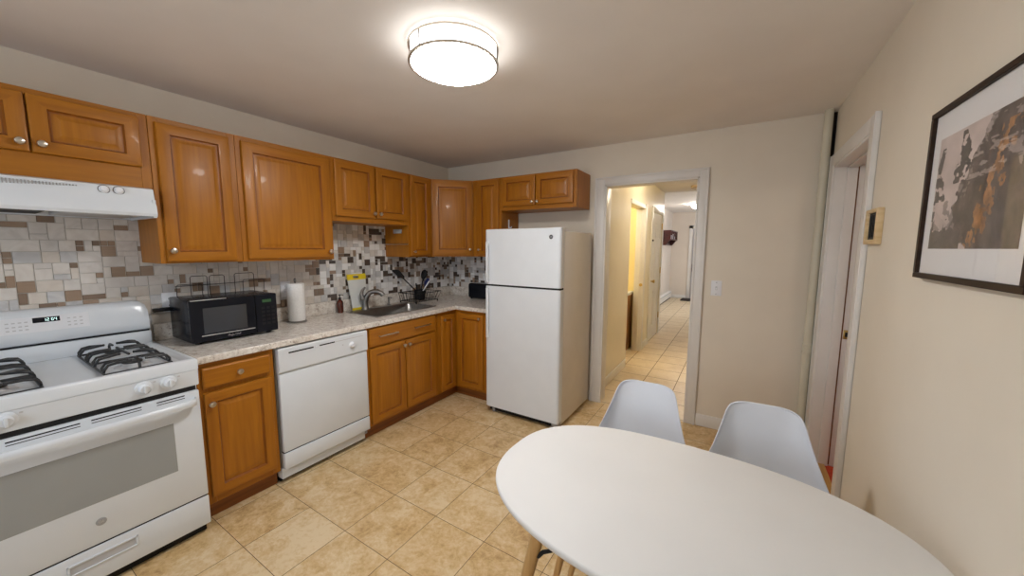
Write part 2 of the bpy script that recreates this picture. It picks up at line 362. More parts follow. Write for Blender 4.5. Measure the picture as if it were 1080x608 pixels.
# door casings
g = G()
def casing_prof(g, a, b_, fn, z0, z1): pass
g.box(1.775, DX0, -.020, 0, 0, 2.095, .006); g.box(DX1, 2.689, -.020, 0, 0, 2.095, .006)
g.box(DX0-.004, DX1+.004, -.019, 0, DZ, 2.095, .006)
g.box(1.775, 1.792, -.027, -.018, 0, 2.095, .004); g.box(2.672, 2.689, -.027, -.018, 0, 2.095, .004); g.box(1.780, 2.684, -.027, -.018, 2.078, 2.095, .004)
g.box(DX0, DX0+.016, -.016, .125, 0, DZ, .002); g.box(DX1-.016, DX1, -.016, .125, 0, DZ, .002); g.box(DX0, DX1, -.016, .125, DZ-.016, DZ, .002)
struct('trim_1', g, trim_m, 'white casing around the open hall doorway')
g = G()
x = WX
g.box(x-.020, x, RY1, RY1+.095, 0, 2.075, .006); g.box(x-.020, x, RY0-.088, RY0, 0, 2.075, .006)
g.box(x-.019, x, RY0-.004, RY1+.004, RZ, 2.075, .006)
g.box(x-.024, x-.016, RY0-.088, RY0-.073, 0, 2.075, .004); g.box(x-.024, x-.016, RY1+.080, RY1+.095, 0, 2.075, .004)
g.box(x-.010, x+.180, RY1-.014, RY1, 0, RZ, .002); g.box(x-.002, x+.180, RY0, RY0+.014, 0, RZ, .002); g.box(x-.014, x+.180, RY0, RY1, RZ-.014, RZ, .002)
g.box(x+.050, x+.100, RY1-.027, RY1-.012, 0, RZ-.012, .002); g.box(x+.050, x+.100, RY0+.012, RY0+.027, 0, RZ-.012, .002); g.box(x+.050, x+.100, RY0+.01, RY1-.01, RZ-.027, RZ-.012, .002)
t2 = struct('trim_2', g, trim_m, 'white casing of the doorway in the right wall')
g = G().box(x+.112, x+.142, RY1-.0165, RY1-.0135, .885, .945, .001).box(x+.120, x+.134, RY1-.0175, RY1-.015, .900, .930, 0, 1, 1)
sp = obj('strike_plate', g, [brass_m, gap_m], t2); sp['label'] = 'brass strike plate'
o = obj('jamb_edge', G().box(x+.1005, x+.108, RY1-.0165, RY1-.013, .012, RZ-.014), mat('bare_brown_wood', (.20, .085, .03), .5), t2); o['label'] = 'bare brown strip on the jamb'
g = G().box(2.689, 3.386, -.014, 0, 0, .100, .004).box(1.760, 1.775, -.014, 0, 0, .1, .003)
struct('baseboard_back', g, trim_m, 'white baseboard below the light switch')
struct('baseboard_right', G().box(WX-.014, WX, YF, RY0-.088, 0, .1, .004), trim_m)
struct('trim_3', G().box(WX-.005, WX+.085, RY0, RY1, -.001, .012, .004), thresh_m, 'oak threshold strip in the right doorway')
# room beyond the right doorway
struct('floor_side_room', G().box(WX+.085, 5.6, -2.6, .9, -.06, .004), red_m, 'red floor seen through the right doorway')
g = G().box(WX+.175, 5.6, .8, .9, 0, H).box(5.5, 5.6, -2.6, .9, 0, H).box(WX+.175, 5.6, -2.7, -2.6, 0, H)
struct('wall_side_room', g, far_m); struct('ceiling_side_room', G().box(WX+.175, 5.6, -2.7, .9, H, H+.1), ceil_m)
# hallway
HX = 1.785
g = G().box(HX-.11, HX, .12, 1.225, 0, H+.05).box(HX-.11, HX, 2.02, 2.53, 0, H+.05).box(HX-.11, HX, 3.32, 3.46, 0, H+.05)
g.box(HX-.11, HX, 1.225, 2.02, 2.005, H+.05).box(HX-.11, HX, 2.53, 3.32, 2.02, H+.05).box(1.2, HX-.11, 3.36, 3.46, 0, H+.05)
struct('wall_hall_left', g, hall_m, 'cream left wall of the hallway')
struct('wall_hall_far', G().box(1.1, 4.2, 8.42, 8.54, 0, 2.75), far_m, 'pale wall at the far end of the hallway')
struct('wall_hall_right', G().box(2.78, 2.9, .12, 4.4, 0, 2.75).box(2.9, 4.2, 4.3, 4.4, 0, 2.75).box(4.1, 4.2, 4.4, 5.0, 0, 2.75).box(4.1, 4.2, 7.4, 8.54, 0, 2.75).box(4.1, 4.2, 5.0, 7.4, 0, .8).box(4.1, 4.2, 5.0, 7.4, 2.15, 2.75), hall_m)
struct('wall_hall_recess', G().box(1.08, 1.2, 3.36, 8.54, 0, 2.75), far_m, 'pale wall with the baseboard heater')
struct('ceiling_hall', G().box(.2, 2.9, .12, 3.46, H+.03, H+.1).box(1.08, 4.2, 3.46, 8.54, 2.50, 2.6).box(1.08, 4.2, 3.44, 3.47, H+.03, 2.6), ceil_m, 'hallway ceiling')
g = G().box(.2, .3, 1.0, 2.3, 0, H+.05).box(.2, HX-.11, 1.0, 1.1, 0, H+.05).box(.2, HX-.11, 2.2, 2.3, 0, H+.05)
ybm = noisy('yellow_side_paint', (.84, .72, .38), (.88, .76, .42), (1, 1, 1), 3, 2, .5)
struct('wall_hall_closet', g, ybm)
struct('baseboard_hall', G().box(HX, HX+.013, .12, 1.215, 0, .095, .004).box(HX, HX+.013, 2.11, 2.46, 0, .095, .004), trim_m, 'white baseboard along the hallway left wall')
struct('baseboard_far', G().box(1.2, 1.66, 8.405, 8.42, 0, .1, .004), trim_m)
g = G().box(HX-.112, HX+.002, 2.005, 2.02, 0, 2.005, .002).box(HX, HX+.016, 2.010, 2.095, 0, 2.07, .004).box(HX, HX+.012, 1.225, 2.0, 2.005, 2.06, .004)
g.box(HX-.06, HX-.03, 1.99, 2.006, 0, 2.0, .002).box(HX-.112, HX+.002, 1.222, 1.236, 0, 2.005, .002)
t4 = struct('trim_4', g, trim_m, 'white casing of the first opening in the hallway')
g = G().cyl((HX-.015, 2.003, .955), (HX-.015, 1.985, .955), .022)
k4 = obj('latch_plate', g, brass_m, t4); k4['label'] = 'round brass latch'
g = G().box(HX, HX+.016, 2.45, 2.53, 0, 2.09, .004).box(HX, HX+.016, 3.32, 3.40, 0, 2.09, .004).box(HX, HX+.015, 2.53, 3.32, 2.02, 2.09, .004)
struct('trim_5', g, trim_m, 'white casing of the closed hallway door')
def six_panel(g, fn, w, h, rows, m_=.09):
    """door leaf with sunk panels; fn(u, v, d)"""
    us = [0, m_, w/2-m_*.45, w/2+m_*.45, w-m_, w]; vs = [0]+[v for r_ in rows for v in r_]+[h]
    for a, b_ in ((us[0], us[1]), (us[2], us[3]), (us[4], us[5])): g.prism([(a, 0), (b_, 0), (b_, h), (a, h)], fn, 0, .036)
    for a, b_ in ((us[1], us[2]), (us[3], us[4])):
        prev = 0
        for lo, hi in rows:
            g.prism([(a, prev), (b_, prev), (b_, lo), (a, lo)], fn, 0, .036)
            g.prism([(a, lo), (b_, lo), (b_, hi), (a, hi)], fn, .010, .026)
            g.prism([(a+.03, lo+.03), (b_-.03, lo+.03), (b_-.03, hi-.03), (a+.03, hi-.03)], fn, .008, .033, bev=.004)
            prev = hi
        g.prism([(a, prev), (b_, prev), (b_, h), (a, h)], fn, 0, .036)
g = G(); six_panel(g, lambda u, v, d: (HX-.042+d, 2.533+u, .008+v), .784, 2.0, [(.22, .78), (.98, 1.48), (1.62, 1.86)])
d1 = struct('door_1', g, trim_m, 'closed white panel door in the hallway')
g = G().lathe([(.026, 0), (.026, .006), (.012, .010), (.011, .03), (.024, .04), (.027, .052), (.02, .064), (0, .067)], (HX-.006, 2.60, .96), (1, 0, 0), 20)
o = obj('door_knob', g, brass_m, d1); o['label'] = 'brass door knob'
for z in (.28, 1.05, 1.78): obj('hinge', G().cyl((HX+.006, 3.318, z), (HX+.006, 3.318, z+.1), .008, n=10), brass_m, d1)
g = G(); six_panel(g, lambda u, v, d: (1.765+u, 8.418-d, .01+v), .86, 2.02, [(.22, .82), (1.02, 1.50), (1.64, 1.88)])
fdm = mat('grey_door_paint', (.40, .38, .40), .4)
d2 = struct('door_2', g, fdm, 'grey entry door at the far end of the hallway')
g = G().box(1.785, 1.835, 8.365, 8.384, .80, 1.02, .004).cyl((1.812, 8.37, .88), (1.812, 8.31, .88), .026)
obj('door_handle', g, dark_m, d2)
g = G().box(1.665, 1.760, 8.395, 8.42, 0, 2.12, .006).box(2.63, 2.725, 8.395, 8.42, 0, 2.12, .006).box(1.665, 2.725, 8.395, 8.42, 2.035, 2.12, .006)
struct('trim_6', g, trim_m, 'white casing of the far entry door')

# mosaic backsplash of small tiles on grout
def mosaic():
    g = G(); b = g.b; s = .0285
    g.box(0, .004, -3.46, 0, .90, 1.77, mi=0); g.box(.004, .952, -.004, 0, .90, 1.77, mi=0)
    def field(nu, nv, fn, seed, dark):
        rn = random.Random(seed); used = [[False]*nv for _ in range(nu)]
        for v in range(nv):
            for u in range(nu):
                if used[u][v]: continue
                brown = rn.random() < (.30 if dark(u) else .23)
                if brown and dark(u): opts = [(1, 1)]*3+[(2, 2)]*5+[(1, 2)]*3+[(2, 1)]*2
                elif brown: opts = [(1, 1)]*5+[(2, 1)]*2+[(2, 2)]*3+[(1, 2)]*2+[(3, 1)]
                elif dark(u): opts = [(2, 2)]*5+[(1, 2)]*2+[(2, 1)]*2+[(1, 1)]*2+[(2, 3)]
                else: opts = [(3, 2)]*3+[(2, 2)]*4+[(2, 3)]*2+[(1, 2)]+[(2, 1)]+[(4, 2)]*1
                a, c = rn.choice(opts)
                def fits(a, c): return u+a <= nu and v+c <= nv and all(not used[u+i][v+k] for i in range(a) for k in range(c))
                while not fits(a, c):
                    if a > 1 and (rn.random() < .5 or c == 1): a -= 1
                    elif c > 1: c -= 1
                    else: break
                for i in range(a):
                    for k in range(c): used[u+i][v+k] = True
                if a*c == 1: brown = brown or rn.random() < .22
                mi = (rn.choice((5, 6, 7, 7, 7)) if dark(u) else rn.choice((5, 5, 5, 6))) if brown else (rn.choice((1, 2, 3, 3, 8, 8, 8)) if dark(u) else rn.choice((1, 1, 2, 2, 3, 4)))  # sink end: its cool, contrasty light is put into whiter and darker tiles
                q = .0008; u0, u1, v0, v1 = u*s+q, (u+a)*s-q, v*s+q, (v+c)*s-q
                e = .0009; h = .0078
                lo = [b.verts.new(fn(x, y, .003)) for x, y in ((u0, v0), (u1, v0), (u1, v1), (u0, v1))]
                hi = [b.verts.new(fn(x, y, h)) for x, y in ((u0+e, v0+e), (u1-e, v0+e), (u1-e, v1-e), (u0+e, v1-e))]
                f = b.faces.new(hi); f.material_index = mi
                for k in range(4):
                    f = b.faces.new((lo[k], lo[(k+1) % 4], hi[(k+1) % 4], hi[k])); f.material_index = mi
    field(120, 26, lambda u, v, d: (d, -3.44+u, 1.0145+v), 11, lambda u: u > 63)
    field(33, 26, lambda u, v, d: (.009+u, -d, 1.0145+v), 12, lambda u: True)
    ms = [mat('pale_grout', (.60, .57, .53), .8)]
    for i, (c0, c1) in enumerate((((.64, .60, .56), (.74, .71, .67)), ((.58, .55, .52), (.69, .66, .63)), ((.50, .50, .51), (.63, .63, .63)), ((.62, .56, .50), (.69, .64, .58)))):
        ms.append(noisy('marble_mosaic_%s' % 'abcd'[i], c0, c1, (1, 1, 1), 14, 5, .22, 0, .35, .65, 1))
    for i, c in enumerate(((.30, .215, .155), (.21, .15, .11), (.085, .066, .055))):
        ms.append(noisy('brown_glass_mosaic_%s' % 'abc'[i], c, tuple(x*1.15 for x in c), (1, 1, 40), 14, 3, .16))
    ms.append(noisy('bright_lit_mosaic', (.80, .80, .80), (.86, .86, .86), (1, 1, 1), 14, 4, .16))
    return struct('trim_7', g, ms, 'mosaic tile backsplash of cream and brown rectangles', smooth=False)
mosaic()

# ================================================================ lower run
# gas range
def gas_range():
    Y0, Y1 = -3.386, -2.626; yc = (Y0+Y1)/2
    t = thing('gas_range', 'white freestanding gas range with black grates, left of the wood cabinets', 'stove', (.35, yc, 0))
    g = G().box(.02, .648, Y0, Y1, .03, .885, .004)
    obj('body', g, white_m, t)
    # cooktop pan with raised lip
    def ring(i, z, x0=.03, x1=.692): return [(x0+i*.6, Y0+i, z), (x1-i, Y0+i, z), (x1-i, Y1-i, z), (x0+i*.6, Y1-i, z)]
    g = G().loft([ring(0, .872), ring(0, .915), ring(.004, .922), ring(.012, .925), ring(.028, .924), ring(.042, .914), ring(.05, .913)], 0)
    ck = obj('cooktop', g, white_m, t, ang=50)
    # front manifold, tilted slightly
    g = G().prism([(.645, .790), (.684, .790), (.690, .872), (.645, .872)], lambda u, v, d: (u, d, v), Y0, Y1, bev=.003)
    g.box(.64, .668, Y0+.01, Y1-.01, .764, .791, mi=1)
    cp = obj('control_panel', g, [white_m, gap_m], t)
    for y in (-3.272, -3.187, -2.822, -2.737):
        P = Vector((.686, y, .837)); N = Vector((1, 0, -.07)).normalized()
        g = G().lathe([(.031, 0), (.031, .004), (.028, .007), (.0215, .009), (.020, .024), (.016, .028), (0, .029)], P, N, 26)
        g.box(.712, .722, y-.0055, y+.0055, .818, .853, .003)
        obj('knob', g, white_m, cp)
    for y in (-3.235, -3.15, -2.785, -2.70):
        obj('burner_marking', G().box(.6865, .6895, y-.005, y+.004, .852, .858), lgray_m, cp)
    # oven door
    g = G().box(.648, .684, Y0+.002, Y1-.002, .210, .764, .006)
    dr = obj('oven_door', g, white_m, t)
    g = G().box(.6835, .6852, -3.277, -2.735, .392, .632, .0007, 1)
    o = obj('window', g, ovenw_m, dr); o['label'] = 'grey oven window'
    for a, b_ in ((-3.325, -3.225), (-3.195, -3.015), (-2.985, -2.835), (-2.785, -2.685)):
        obj('vent_slot', G().box(.6835, .6848, a, b_, .749, .754).box(.6835, .6848, a, b_, .738, .741), gap_m, dr)
    hp = [(.688, Y0+.02), (.716, Y0+.028), (.728, Y0+.06), (.732, yc), (.728, Y1-.06), (.716, Y1-.028), (.688, Y1-.02)]
    g = G()
    sect = [(0, -.016), (.011, -.013), (.014, 0), (.011, .013), (0, .017), (-.009, .012), (-.010, -.012)]
    rings = [[(px+u, py, .718+v) for u, v in sect] for px, py in hp]
    g.loft(rings); obj('handle', g, white_m, dr, ang=60)
    g = G().lathe([(.0165, 0), (.0165, .0015), (.0145, .002), (0, .002)], (.6838, -2.993, .305), (1, 0, 0), 28)
    bd = obj('badge', g, gray_m, dr); bd['label'] = 'round grey monogram badge'
    lettering('badge_lettering', 'GE', .015, (.6862, -2.993, .305), FX, silver_m, bd)
    # drawer
    g = G().box(.62, .684, Y0+.002, Y1-.002, .052, .202, .005)
    dw = obj('storage_drawer', g, white_m, t)
    g = G()
    for a in ((-3.100, -2.892, .163, .172), (-3.100, -2.892, .124, .131)): g.box(.684, .690, *a, .002)
    g.box(.684, .690, -3.100, -3.092, .124, .172, .002); g.box(.684, .690, -2.900, -2.892, .124, .172, .002)
    g.box(.6835, .6845, -3.095, -2.897, .128, .168, mi=1)
    obj('handle', g, [white_m, lgray_m], dw)
    obj('door_gap', G().box(.60, .676, Y0+.006, Y1-.006, .200, .212), gap_m, t)
    for y in (Y0+.05, Y1-.05):
        for xx in (.08, .60): obj('foot', G().cyl((xx, y, 0), (xx, y, .032), .018), dark_m, t)
    obj('under_shade_block', G().box(.03, .645, Y0+.012, Y1-.012, .004, .05), dark_m, t)  # dark block standing in for the shade under the range
    # backguard
    g = G().box(.012, .085, Y0+.004, Y1-.012, .912, .992, .006)
    obj('riser', g, white_m, t)
    obj('riser_gap', G().box(.014, .072, Y0+.01, Y1-.018, .990, 1.006), gap_m, t)
    def bring(y, k): return [(.012, y, 1.004), (.092, y, 1.004), (.103, y, 1.012), (.100, y, 1.06), (.086, y, 1.135-k*.4), (.074, y, 1.158-k*.8), (.055, y, 1.166-k), (.012, y, 1.166-k)]
    ys = [(Y0+.006, .05), (Y0+.012, .022), (Y0+.03, .006), (Y0+.06, 0), (Y1-.075, 0), (Y1-.045, .006), (Y1-.027, .022), (Y1-.021, .05)]
    g = G().loft([bring(y, k) for y, k in ys]); bg = obj('backguard', g, white_m, t, ang=60)
    def on(y, z, d=0):    # point on the sloping backguard face
        x0 = .100-(z-1.06)*.187 if z > 1.06 else .1015
        return (x0+d, y, z)
    def patch(g, a, b_, c, d_, h=.0012, mi=0):
        g.loft([[on(a, c, 0), on(b_, c, 0), on(b_, d_, 0), on(a, d_, 0)], [on(a, c, h), on(b_, c, h), on(b_, d_, h), on(a, d_, h)]], mi)
    g = G(); patch(g, -3.140, -2.868, 1.062, 1.134, .0008)
    tp = obj('touch_panel', g, plast_m, bg)
    g = G(); patch(g, -3.045, -2.962, 1.104, 1.128, .0016)
    ds = obj('clock_display', g, black_m, tp)
    g = G()
    def seg7(y, ch):
        S = {'1': 'bc', '2': 'abged', '0': 'abcdef', '5': 'afgcd', '4': 'fgbc', ':': ''}[ch]
        wd, h2 = .0065, .0065; c = 1.116
        q = dict(a=(0, wd, 2*h2-.0012, 2*h2), g=(0, wd, h2-.0006, h2+.0006), d=(0, wd, 0, .0012), f=(0, .0013, h2, 2*h2), b=(wd-.0013, wd, h2, 2*h2), e=(0, .0013, 0, h2), c=(wd-.0013, wd, 0, h2))
        for s_ in S:
            a, b_, c0, d_ = q[s_]; patch(g, y+a, y+b_, c-h2+c0, c-h2+d_, .0022)
    for k, ch in enumerate('1204'): seg7(-3.012+k*.0102+(.003 if k > 1 else 0), ch)
    obj('clock_digits', g, disp_m, ds)
    g = G()
    for y in (-3.118, -3.100, -3.082, -3.064, -2.935, -2.915, -2.895):
        for z in (1.078, 1.094, 1.112):
            g = G(); patch(g, y-.005, y+.005, z-.0025, z+.0025, .0014); obj('touch_key', g, lgray_m, tp)
    # burners and grates
    for by in (-3.198, -2.818):
        for bx_ in (.235, .535):
            g = G().lathe([(.062, 0), (.058, .004), (.040, .006), (.036, .016), (.030, .018)], (bx_, by, .913), n=28, mi=0)
            g.lathe([(.034, 0), (.036, .003), (.034, .008), (.026, .010), (0, .010)], (bx_, by, .930), n=28, mi=1)
            obj('burner', g, [lgray_m, iron_m], t)
    for y0, y1 in ((-3.308, -3.092), (-2.926, -2.710)):
        g = G(); r_ = .0054; ym = (y0+y1)/2
        for cx_ in (.245, .535):
            # bent hairpin fingers: up from the pan, in over the burner, round and back
            for dx in (-.078, .078):
                for (ya, sgn) in ((y0, 1), (y1, -1)):
                    inn = ym-sgn*.022; hw = .024
                    A = [(cx_+dx*.80-hw*.5, inn, .962), (cx_+dx-hw, ya+sgn*.040, .962), (cx_+dx-hw, ya+sgn*.014, .957), (cx_+dx-hw*.9, ya+sgn*.002, .940), (cx_+dx-hw*.5, ya, .924)]
                    g.tube(A+[(2*cx_+2*dx-x_, y_, z_) for x_, y_, z_ in A[::-1]], r_, 8)
        for y in (y0, y1): g.tube([(.135, y, .9215), (.40, y, .9215), (.65, y, .9215)], r_*.9, 8)
        for xx in (.135, .390, .650): g.tube([(xx, y0, .9215), (xx, ym, .9215), (xx, y1, .9215)], r_*.9, 8)
        g.tube([(.135, ym, .922), (.140, ym, .950), (.16, ym, .962), (.205, ym, .962)], r_, 8); g.tube([(.285, ym, .962), (.49, ym, .962)], r_, 8); g.tube([(.575, ym, .962), (.63, ym, .962), (.645, ym, .950), (.650, ym, .922)], r_, 8)
        obj('grate', g, iron_m, t)
gas_range()

# left base cabinet
def left_base():
    y0, y1 = -2.611, -2.252
    t = thing('base_cabinet', 'narrow oak base cabinet with one drawer, between range and dishwasher', 'cabinet', (.3, (y0+y1)/2, 0), 'oak base cabinets')
    cabinet_box(t, .012, .61, y0, y1, .10, .874, bot=.05)
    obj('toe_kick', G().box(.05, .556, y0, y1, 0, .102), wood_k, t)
    d, N = raised_door('drawer_front', (.611, -2.594, .737), (0, 1, 0), .318, .110, t, flat=True)
    knob((.631, -2.435, .793), N, d)
    d, N = raised_door('door', (.611, -2.594, .140), (0, 1, 0), .318, .572, t)
    knob((.631, -2.568, .655), N, d)
left_base()

def dishwasher():
    y0, y1 = -2.246, -1.624
    t = thing('dishwasher', 'white dishwasher under the counter, between two oak cabinets', 'dishwasher', (.3, (y0+y1)/2, 0))
    obj('tub', G().box(.03, .595, y0+.006, y1-.004, .06, .868), gray_m, t)
    obj('door_panel', G().box(.60, .632, y0+.012, y1-.004, .212, .706, .005), white_m, t)
    g = G().prism([(.60, .712), (.630, .712), (.641, .722), (.641, .858), (.634, .866), (.60, .866)], lambda u, v, d: (u, d, v), y0+.010, y1-.003, bev=.002)
    g.box(.60, .626, y0+.012, y1-.004, .704, .714, mi=1)
    cp = obj('control_panel', g, [white_m, lgray_m], t)
    for q in ((-2.178, -2.025, .827, .836), (-1.985, -1.880, .829, .837)):
        o = obj('vent_slot', G().box(.6405, .6418, *q), gap_m, cp); o['label'] = 'black vent slot'
    obj('latch', G().box(.640, .645, -2.016, -1.995, .822, .838, .003), white_m, cp)
    obj('trim_strip', G().box(.6405, .6415, -1.875, -1.66, .831, .835), lgray_m, cp)
    g = G().lathe([(.022, 0), (.022, .004), (.017, .007), (.015, .018), (.012, .021), (0, .021)], (.641, -1.752, .785), (1, 0, 0), 24)
    obj('dial', g, plast_m, cp)
    obj('indicator', G().box(.6405, .6415, -1.826, -1.818, .795, .803), lgray_m, cp)
    obj('lower_panel', G().box(.59, .634, y0+.012, y1-.004, .104, .204, .004), white_m, t)
    obj('panel_gap', G().box(.58, .622, y0+.014, y1-.006, .200, .216), gap_m, t)
    obj('kick_plate', G().box(.54, .604, y0+.004, y1-.03, .034, .104, .003), white_m, t)
    obj('under_shade_block', G().box(.10, .560, y0+.010, y1-.02, .003, .05), dark_m, t)  # dark block in place of the shade below the dishwasher
    for y in (y0+.06, y1-.06):
        for xx in (.1, .4): obj('foot', G().cyl((xx, y, 0), (xx, y, .065), .018), dark_m, t)
dishwasher()

def sink_base():
    y0, y1 = -1.618, -.872
    t = thing('base_cabinet', 'wide oak sink base cabinet with two towel bars on its false drawer', 'cabinet', (.3, (y0+y1)/2, 0), 'oak base cabinets')
    g = G().box(.012, .591, y0, y1, .10, .70, .001, 1).box(.05, .591, y0, y0+.018, .70, .874).box(.05, .591, y1-.018, y1, .70, .742).box(.545, .591, y1-.018, y1, .742, .874)
    obj('carcass', g, wood_v, t)
    g = G()
    for a, b_ in ((y0, y0+.03), (y1-.038, y1)): g.box(.591, .61, a, b_, .10, .874, .0015, 1)
    for a, b_ in ((.10, .135), (.69, .74), (.85, .874)): g.box(.591, .6095, y0+.03, y1-.038, a, b_, .001, 1, 1)
    g.box(.591, .606, y0+.02, y1-.03, .12, .86)
    obj('face_frame', g, [wood_v, wood_h], t)
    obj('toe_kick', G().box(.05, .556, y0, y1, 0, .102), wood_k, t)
    d, N = raised_door('drawer_front', (.611, -1.600, .722), (0, 1, 0), .690, .142, t, flat=True)
    for a, b_, z in ((-1.525, -1.345, .797), (-1.165, -.985, .797)):
        g = G().tube([(.630, a+.008, z), (.652, a+.008, z)], .0045, 8).tube([(.630, b_-.008, z), (.652, b_-.008, z)], .0045, 8)
        g.tube([(.652, a, z), (.652, b_, z)], .0052, 10)
        o = obj('bar_handle', g, nickel_m, d); o['label'] = 'satin nickel bar'
    d, N = raised_door('door', (.611, -1.597, .122), (0, 1, 0), .336, .588, t); knob((.631, -1.282, .672), N, d)
    d, N = raised_door('door', (.611, -1.252, .122), (0, 1, 0), .338, .588, t); knob((.631, -1.230, .672), N, d)
sink_base()

def corner_base():
    t = thing('base_cabinet', 'L-shaped oak corner base cabinet with two narrow doors meeting at a right angle', 'cabinet', (.4, -.4, 0), 'oak base cabinets')
    L = lambda a, s: [(.012, -.868), (a, -.868), (a, -a), (s, -a), (s, -.012), (.012, -.012)]
    g = G().prism(L(.61, .985), lambda u, v, d: (u, v, d), .10, .745).box(.575, .61, -.868, -.742, .745, .874)
    g.prism([(.012, -.742), (.61, -.742), (.61, -.61), (.985, -.61), (.985, -.012), (.012, -.012)], lambda u, v, d: (u, v, d), .745, .874)
    obj('carcass', g, wood_v, t)
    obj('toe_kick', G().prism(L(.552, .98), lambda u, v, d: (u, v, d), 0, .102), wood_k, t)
    g = G().box(.608, .6115, -.868, -.830, .10, .874).box(.61, .6115, -.83, -.635, .845, .874, mi=1).box(.635, .985, -.6115, -.610, .852, .874, mi=1).box(.955, .985, -.6115, -.608, .10, .874)
    obj('face_frame', g, [wood_v, wood_h], t)
    d, N = raised_door('door', (.611, -.826, .115), (0, 1, 0), .190, .722, t, fr=.046); knob((.631, -.800, .800), N, d, .013)
    d, N = raised_door('door', (.652, -.611, .125), (1, 0, 0), .298, .722, t, fr=.050); knob((.918, -.631, .812), N, d, .013)
corner_base()

def countertop():
    t = thing('countertop', 'beige speckled granite worktop running in an L into the corner', 'countertop', (.3, -1.0, .876))
    xs = [.010, .092, .500, .645, 1.005]; ys = [-2.616, -1.425, -.765, -.645, -.010]
    g = G(); b = g.b; keep = set()
    for i in range(4):
        for j in range(4):
            if i == 3 and j < 3: continue
            if i == 1 and j == 1: continue
            keep.add((i, j))
    vv = {}
    def v(i, j, z):
        if (i, j, z) not in vv: vv[(i, j, z)] = b.verts.new((xs[i], ys[j], z))
        return vv[(i, j, z)]
    zt, zb = .914, .876
    for (i, j) in keep:
        b.faces.new([v(i, j, zt), v(i+1, j, zt), v(i+1, j+1, zt), v(i, j+1, zt)])
        b.faces.new([v(i, j, zb), v(i, j+1, zb), v(i+1, j+1, zb), v(i+1, j, zb)])
        for (di, dj, a, c) in ((-1, 0, (i, j+1), (i, j)), (1, 0, (i+1, j), (i+1, j+1)), (0, -1, (i, j), (i+1, j)), (0, 1, (i+1, j+1), (i, j+1))):
            if (i+di, j+dj) not in keep: b.faces.new([v(*a, zb), v(*c, zb), v(*c, zt), v(*a, zt)])
    bmesh.ops.recalc_face_normals(b, faces=b.faces)
    o = obj('slab', g, granite_m, t)
    m = o.modifiers.new('edge', 'BEVEL'); m.width = .006; m.segments = 3; m.limit_method = 'ANGLE'; m.angle_limit = R(40)
    g = G().box(.009, .028, -2.616, -.010, .914, 1.014, .004).box(.028, 1.005, -.028, -.009, .914, 1.014, .004)
    obj('upstand', g, granite_m, t)
countertop()

def sink():
    t = thing('sink', 'stainless steel drop-in sink in the granite worktop', 'sink', (.3, -1.095, .914))
    x0, x1, y0, y1 = .080, .512, -1.437, -.753
    def ring(a, b_, c, d_, z, r_, n=6):
        P = []
        for (cx_, cy_, s) in ((b_-r_, d_-r_, 0), (a+r_, d_-r_, 90), (a+r_, c+r_, 180), (b_-r_, c+r_, 270)):
            for k in range(n+1):
                q = R(s+90*k/n); P.append((cx_+r_*math.cos(q), cy_+r_*math.sin(q), z))
        return P
    g = G().loft([ring(x0, x1, y0, y1, .9145, .03), ring(x0+.004, x1-.004, y0+.004, y1-.004, .9185, .028), ring(x0+.016, x1-.016, y0+.016, y1-.016, .9185, .026)], cap0=False, cap1=False)
    obj('rim', g, steel_m, t)
    bx0, bx1, by0, by1 = x0+.066, x1-.016, y0+.016, y1-.016
    g = G().loft([ring(x0+.016, x1-.016, y0+.016, y1-.016, .9185, .026), ring(bx0, bx1, by0, by1, .918, .05), ring(bx0+.006, bx1-.006, by0+.006, by1-.006, .908, .05), ring(bx0+.016, bx1-.016, by0+.016, by1-.016, .765, .05), ring(bx0+.045, bx1-.045, by0+.045, by1-.045, .752, .04)], cap0=False)
    obj('basin', g, steel_m, t)
    obj('drain', G().lathe([(.042, 0), (.042, .003), (.030, .004), (.028, .001), (0, .001)], (.32, -1.095, .752), n=24), chrome_m, t)
sink()
def faucet():
    c = Vector((.129, -1.262, .9187))
    t = thing('faucet', 'brushed single-lever kitchen faucet standing behind the sink basin', 'faucet', c)
    pew = mat('dark_pewter', (.22, .21, .195), .48, 1)
    obj('base', G().lathe([(.034, 0), (.034, .006), (.027, .016), (.024, .06), (.025, .085), (.022, .095)], c, n=24), pew, t)
    P = [c+Vector(v) for v in ((0, 0, .07), (.010, .012, .115), (.026, .030, .148), (.050, .052, .160), (.080, .075, .158), (.105, .095, .142), (.115, .104, .122))]
    obj('spout', G().tube(P, [.025, .023, .0215, .020, .0195, .020, .022], 14), pew, t)
    g = G().lathe([(.023, 0), (.026, .014), (.021, .030), (0, .034)], c+Vector((-.006, -.016, .085)), n=20)
    g.tube([c+Vector(v) for v in ((-.006, -.020, .105), (-.012, -.026, .140), (-.008, -.016, .172), (.004, .004, .200))], [.018, .015, .012, .008], 10)
    obj('lever', g, pew, t)
faucet()
g = G().lathe([(.016, 0), (.016, .006), (.009, .012), (.008, .060), (.011, .064), (.011, .078), (.004, .082)], (.108, -.985, .9187), n=18)
g.tube([(.108, -.985, .992), (.135, -.985, .997), (.150, -.985, .990)], .005, 8)
tag(base_at(obj('soap_dispenser', g, steel_m), (.108, -.985, .9187)), 'small steel dispenser spout at the back of the sink, right of the faucet', 'soap dispenser')

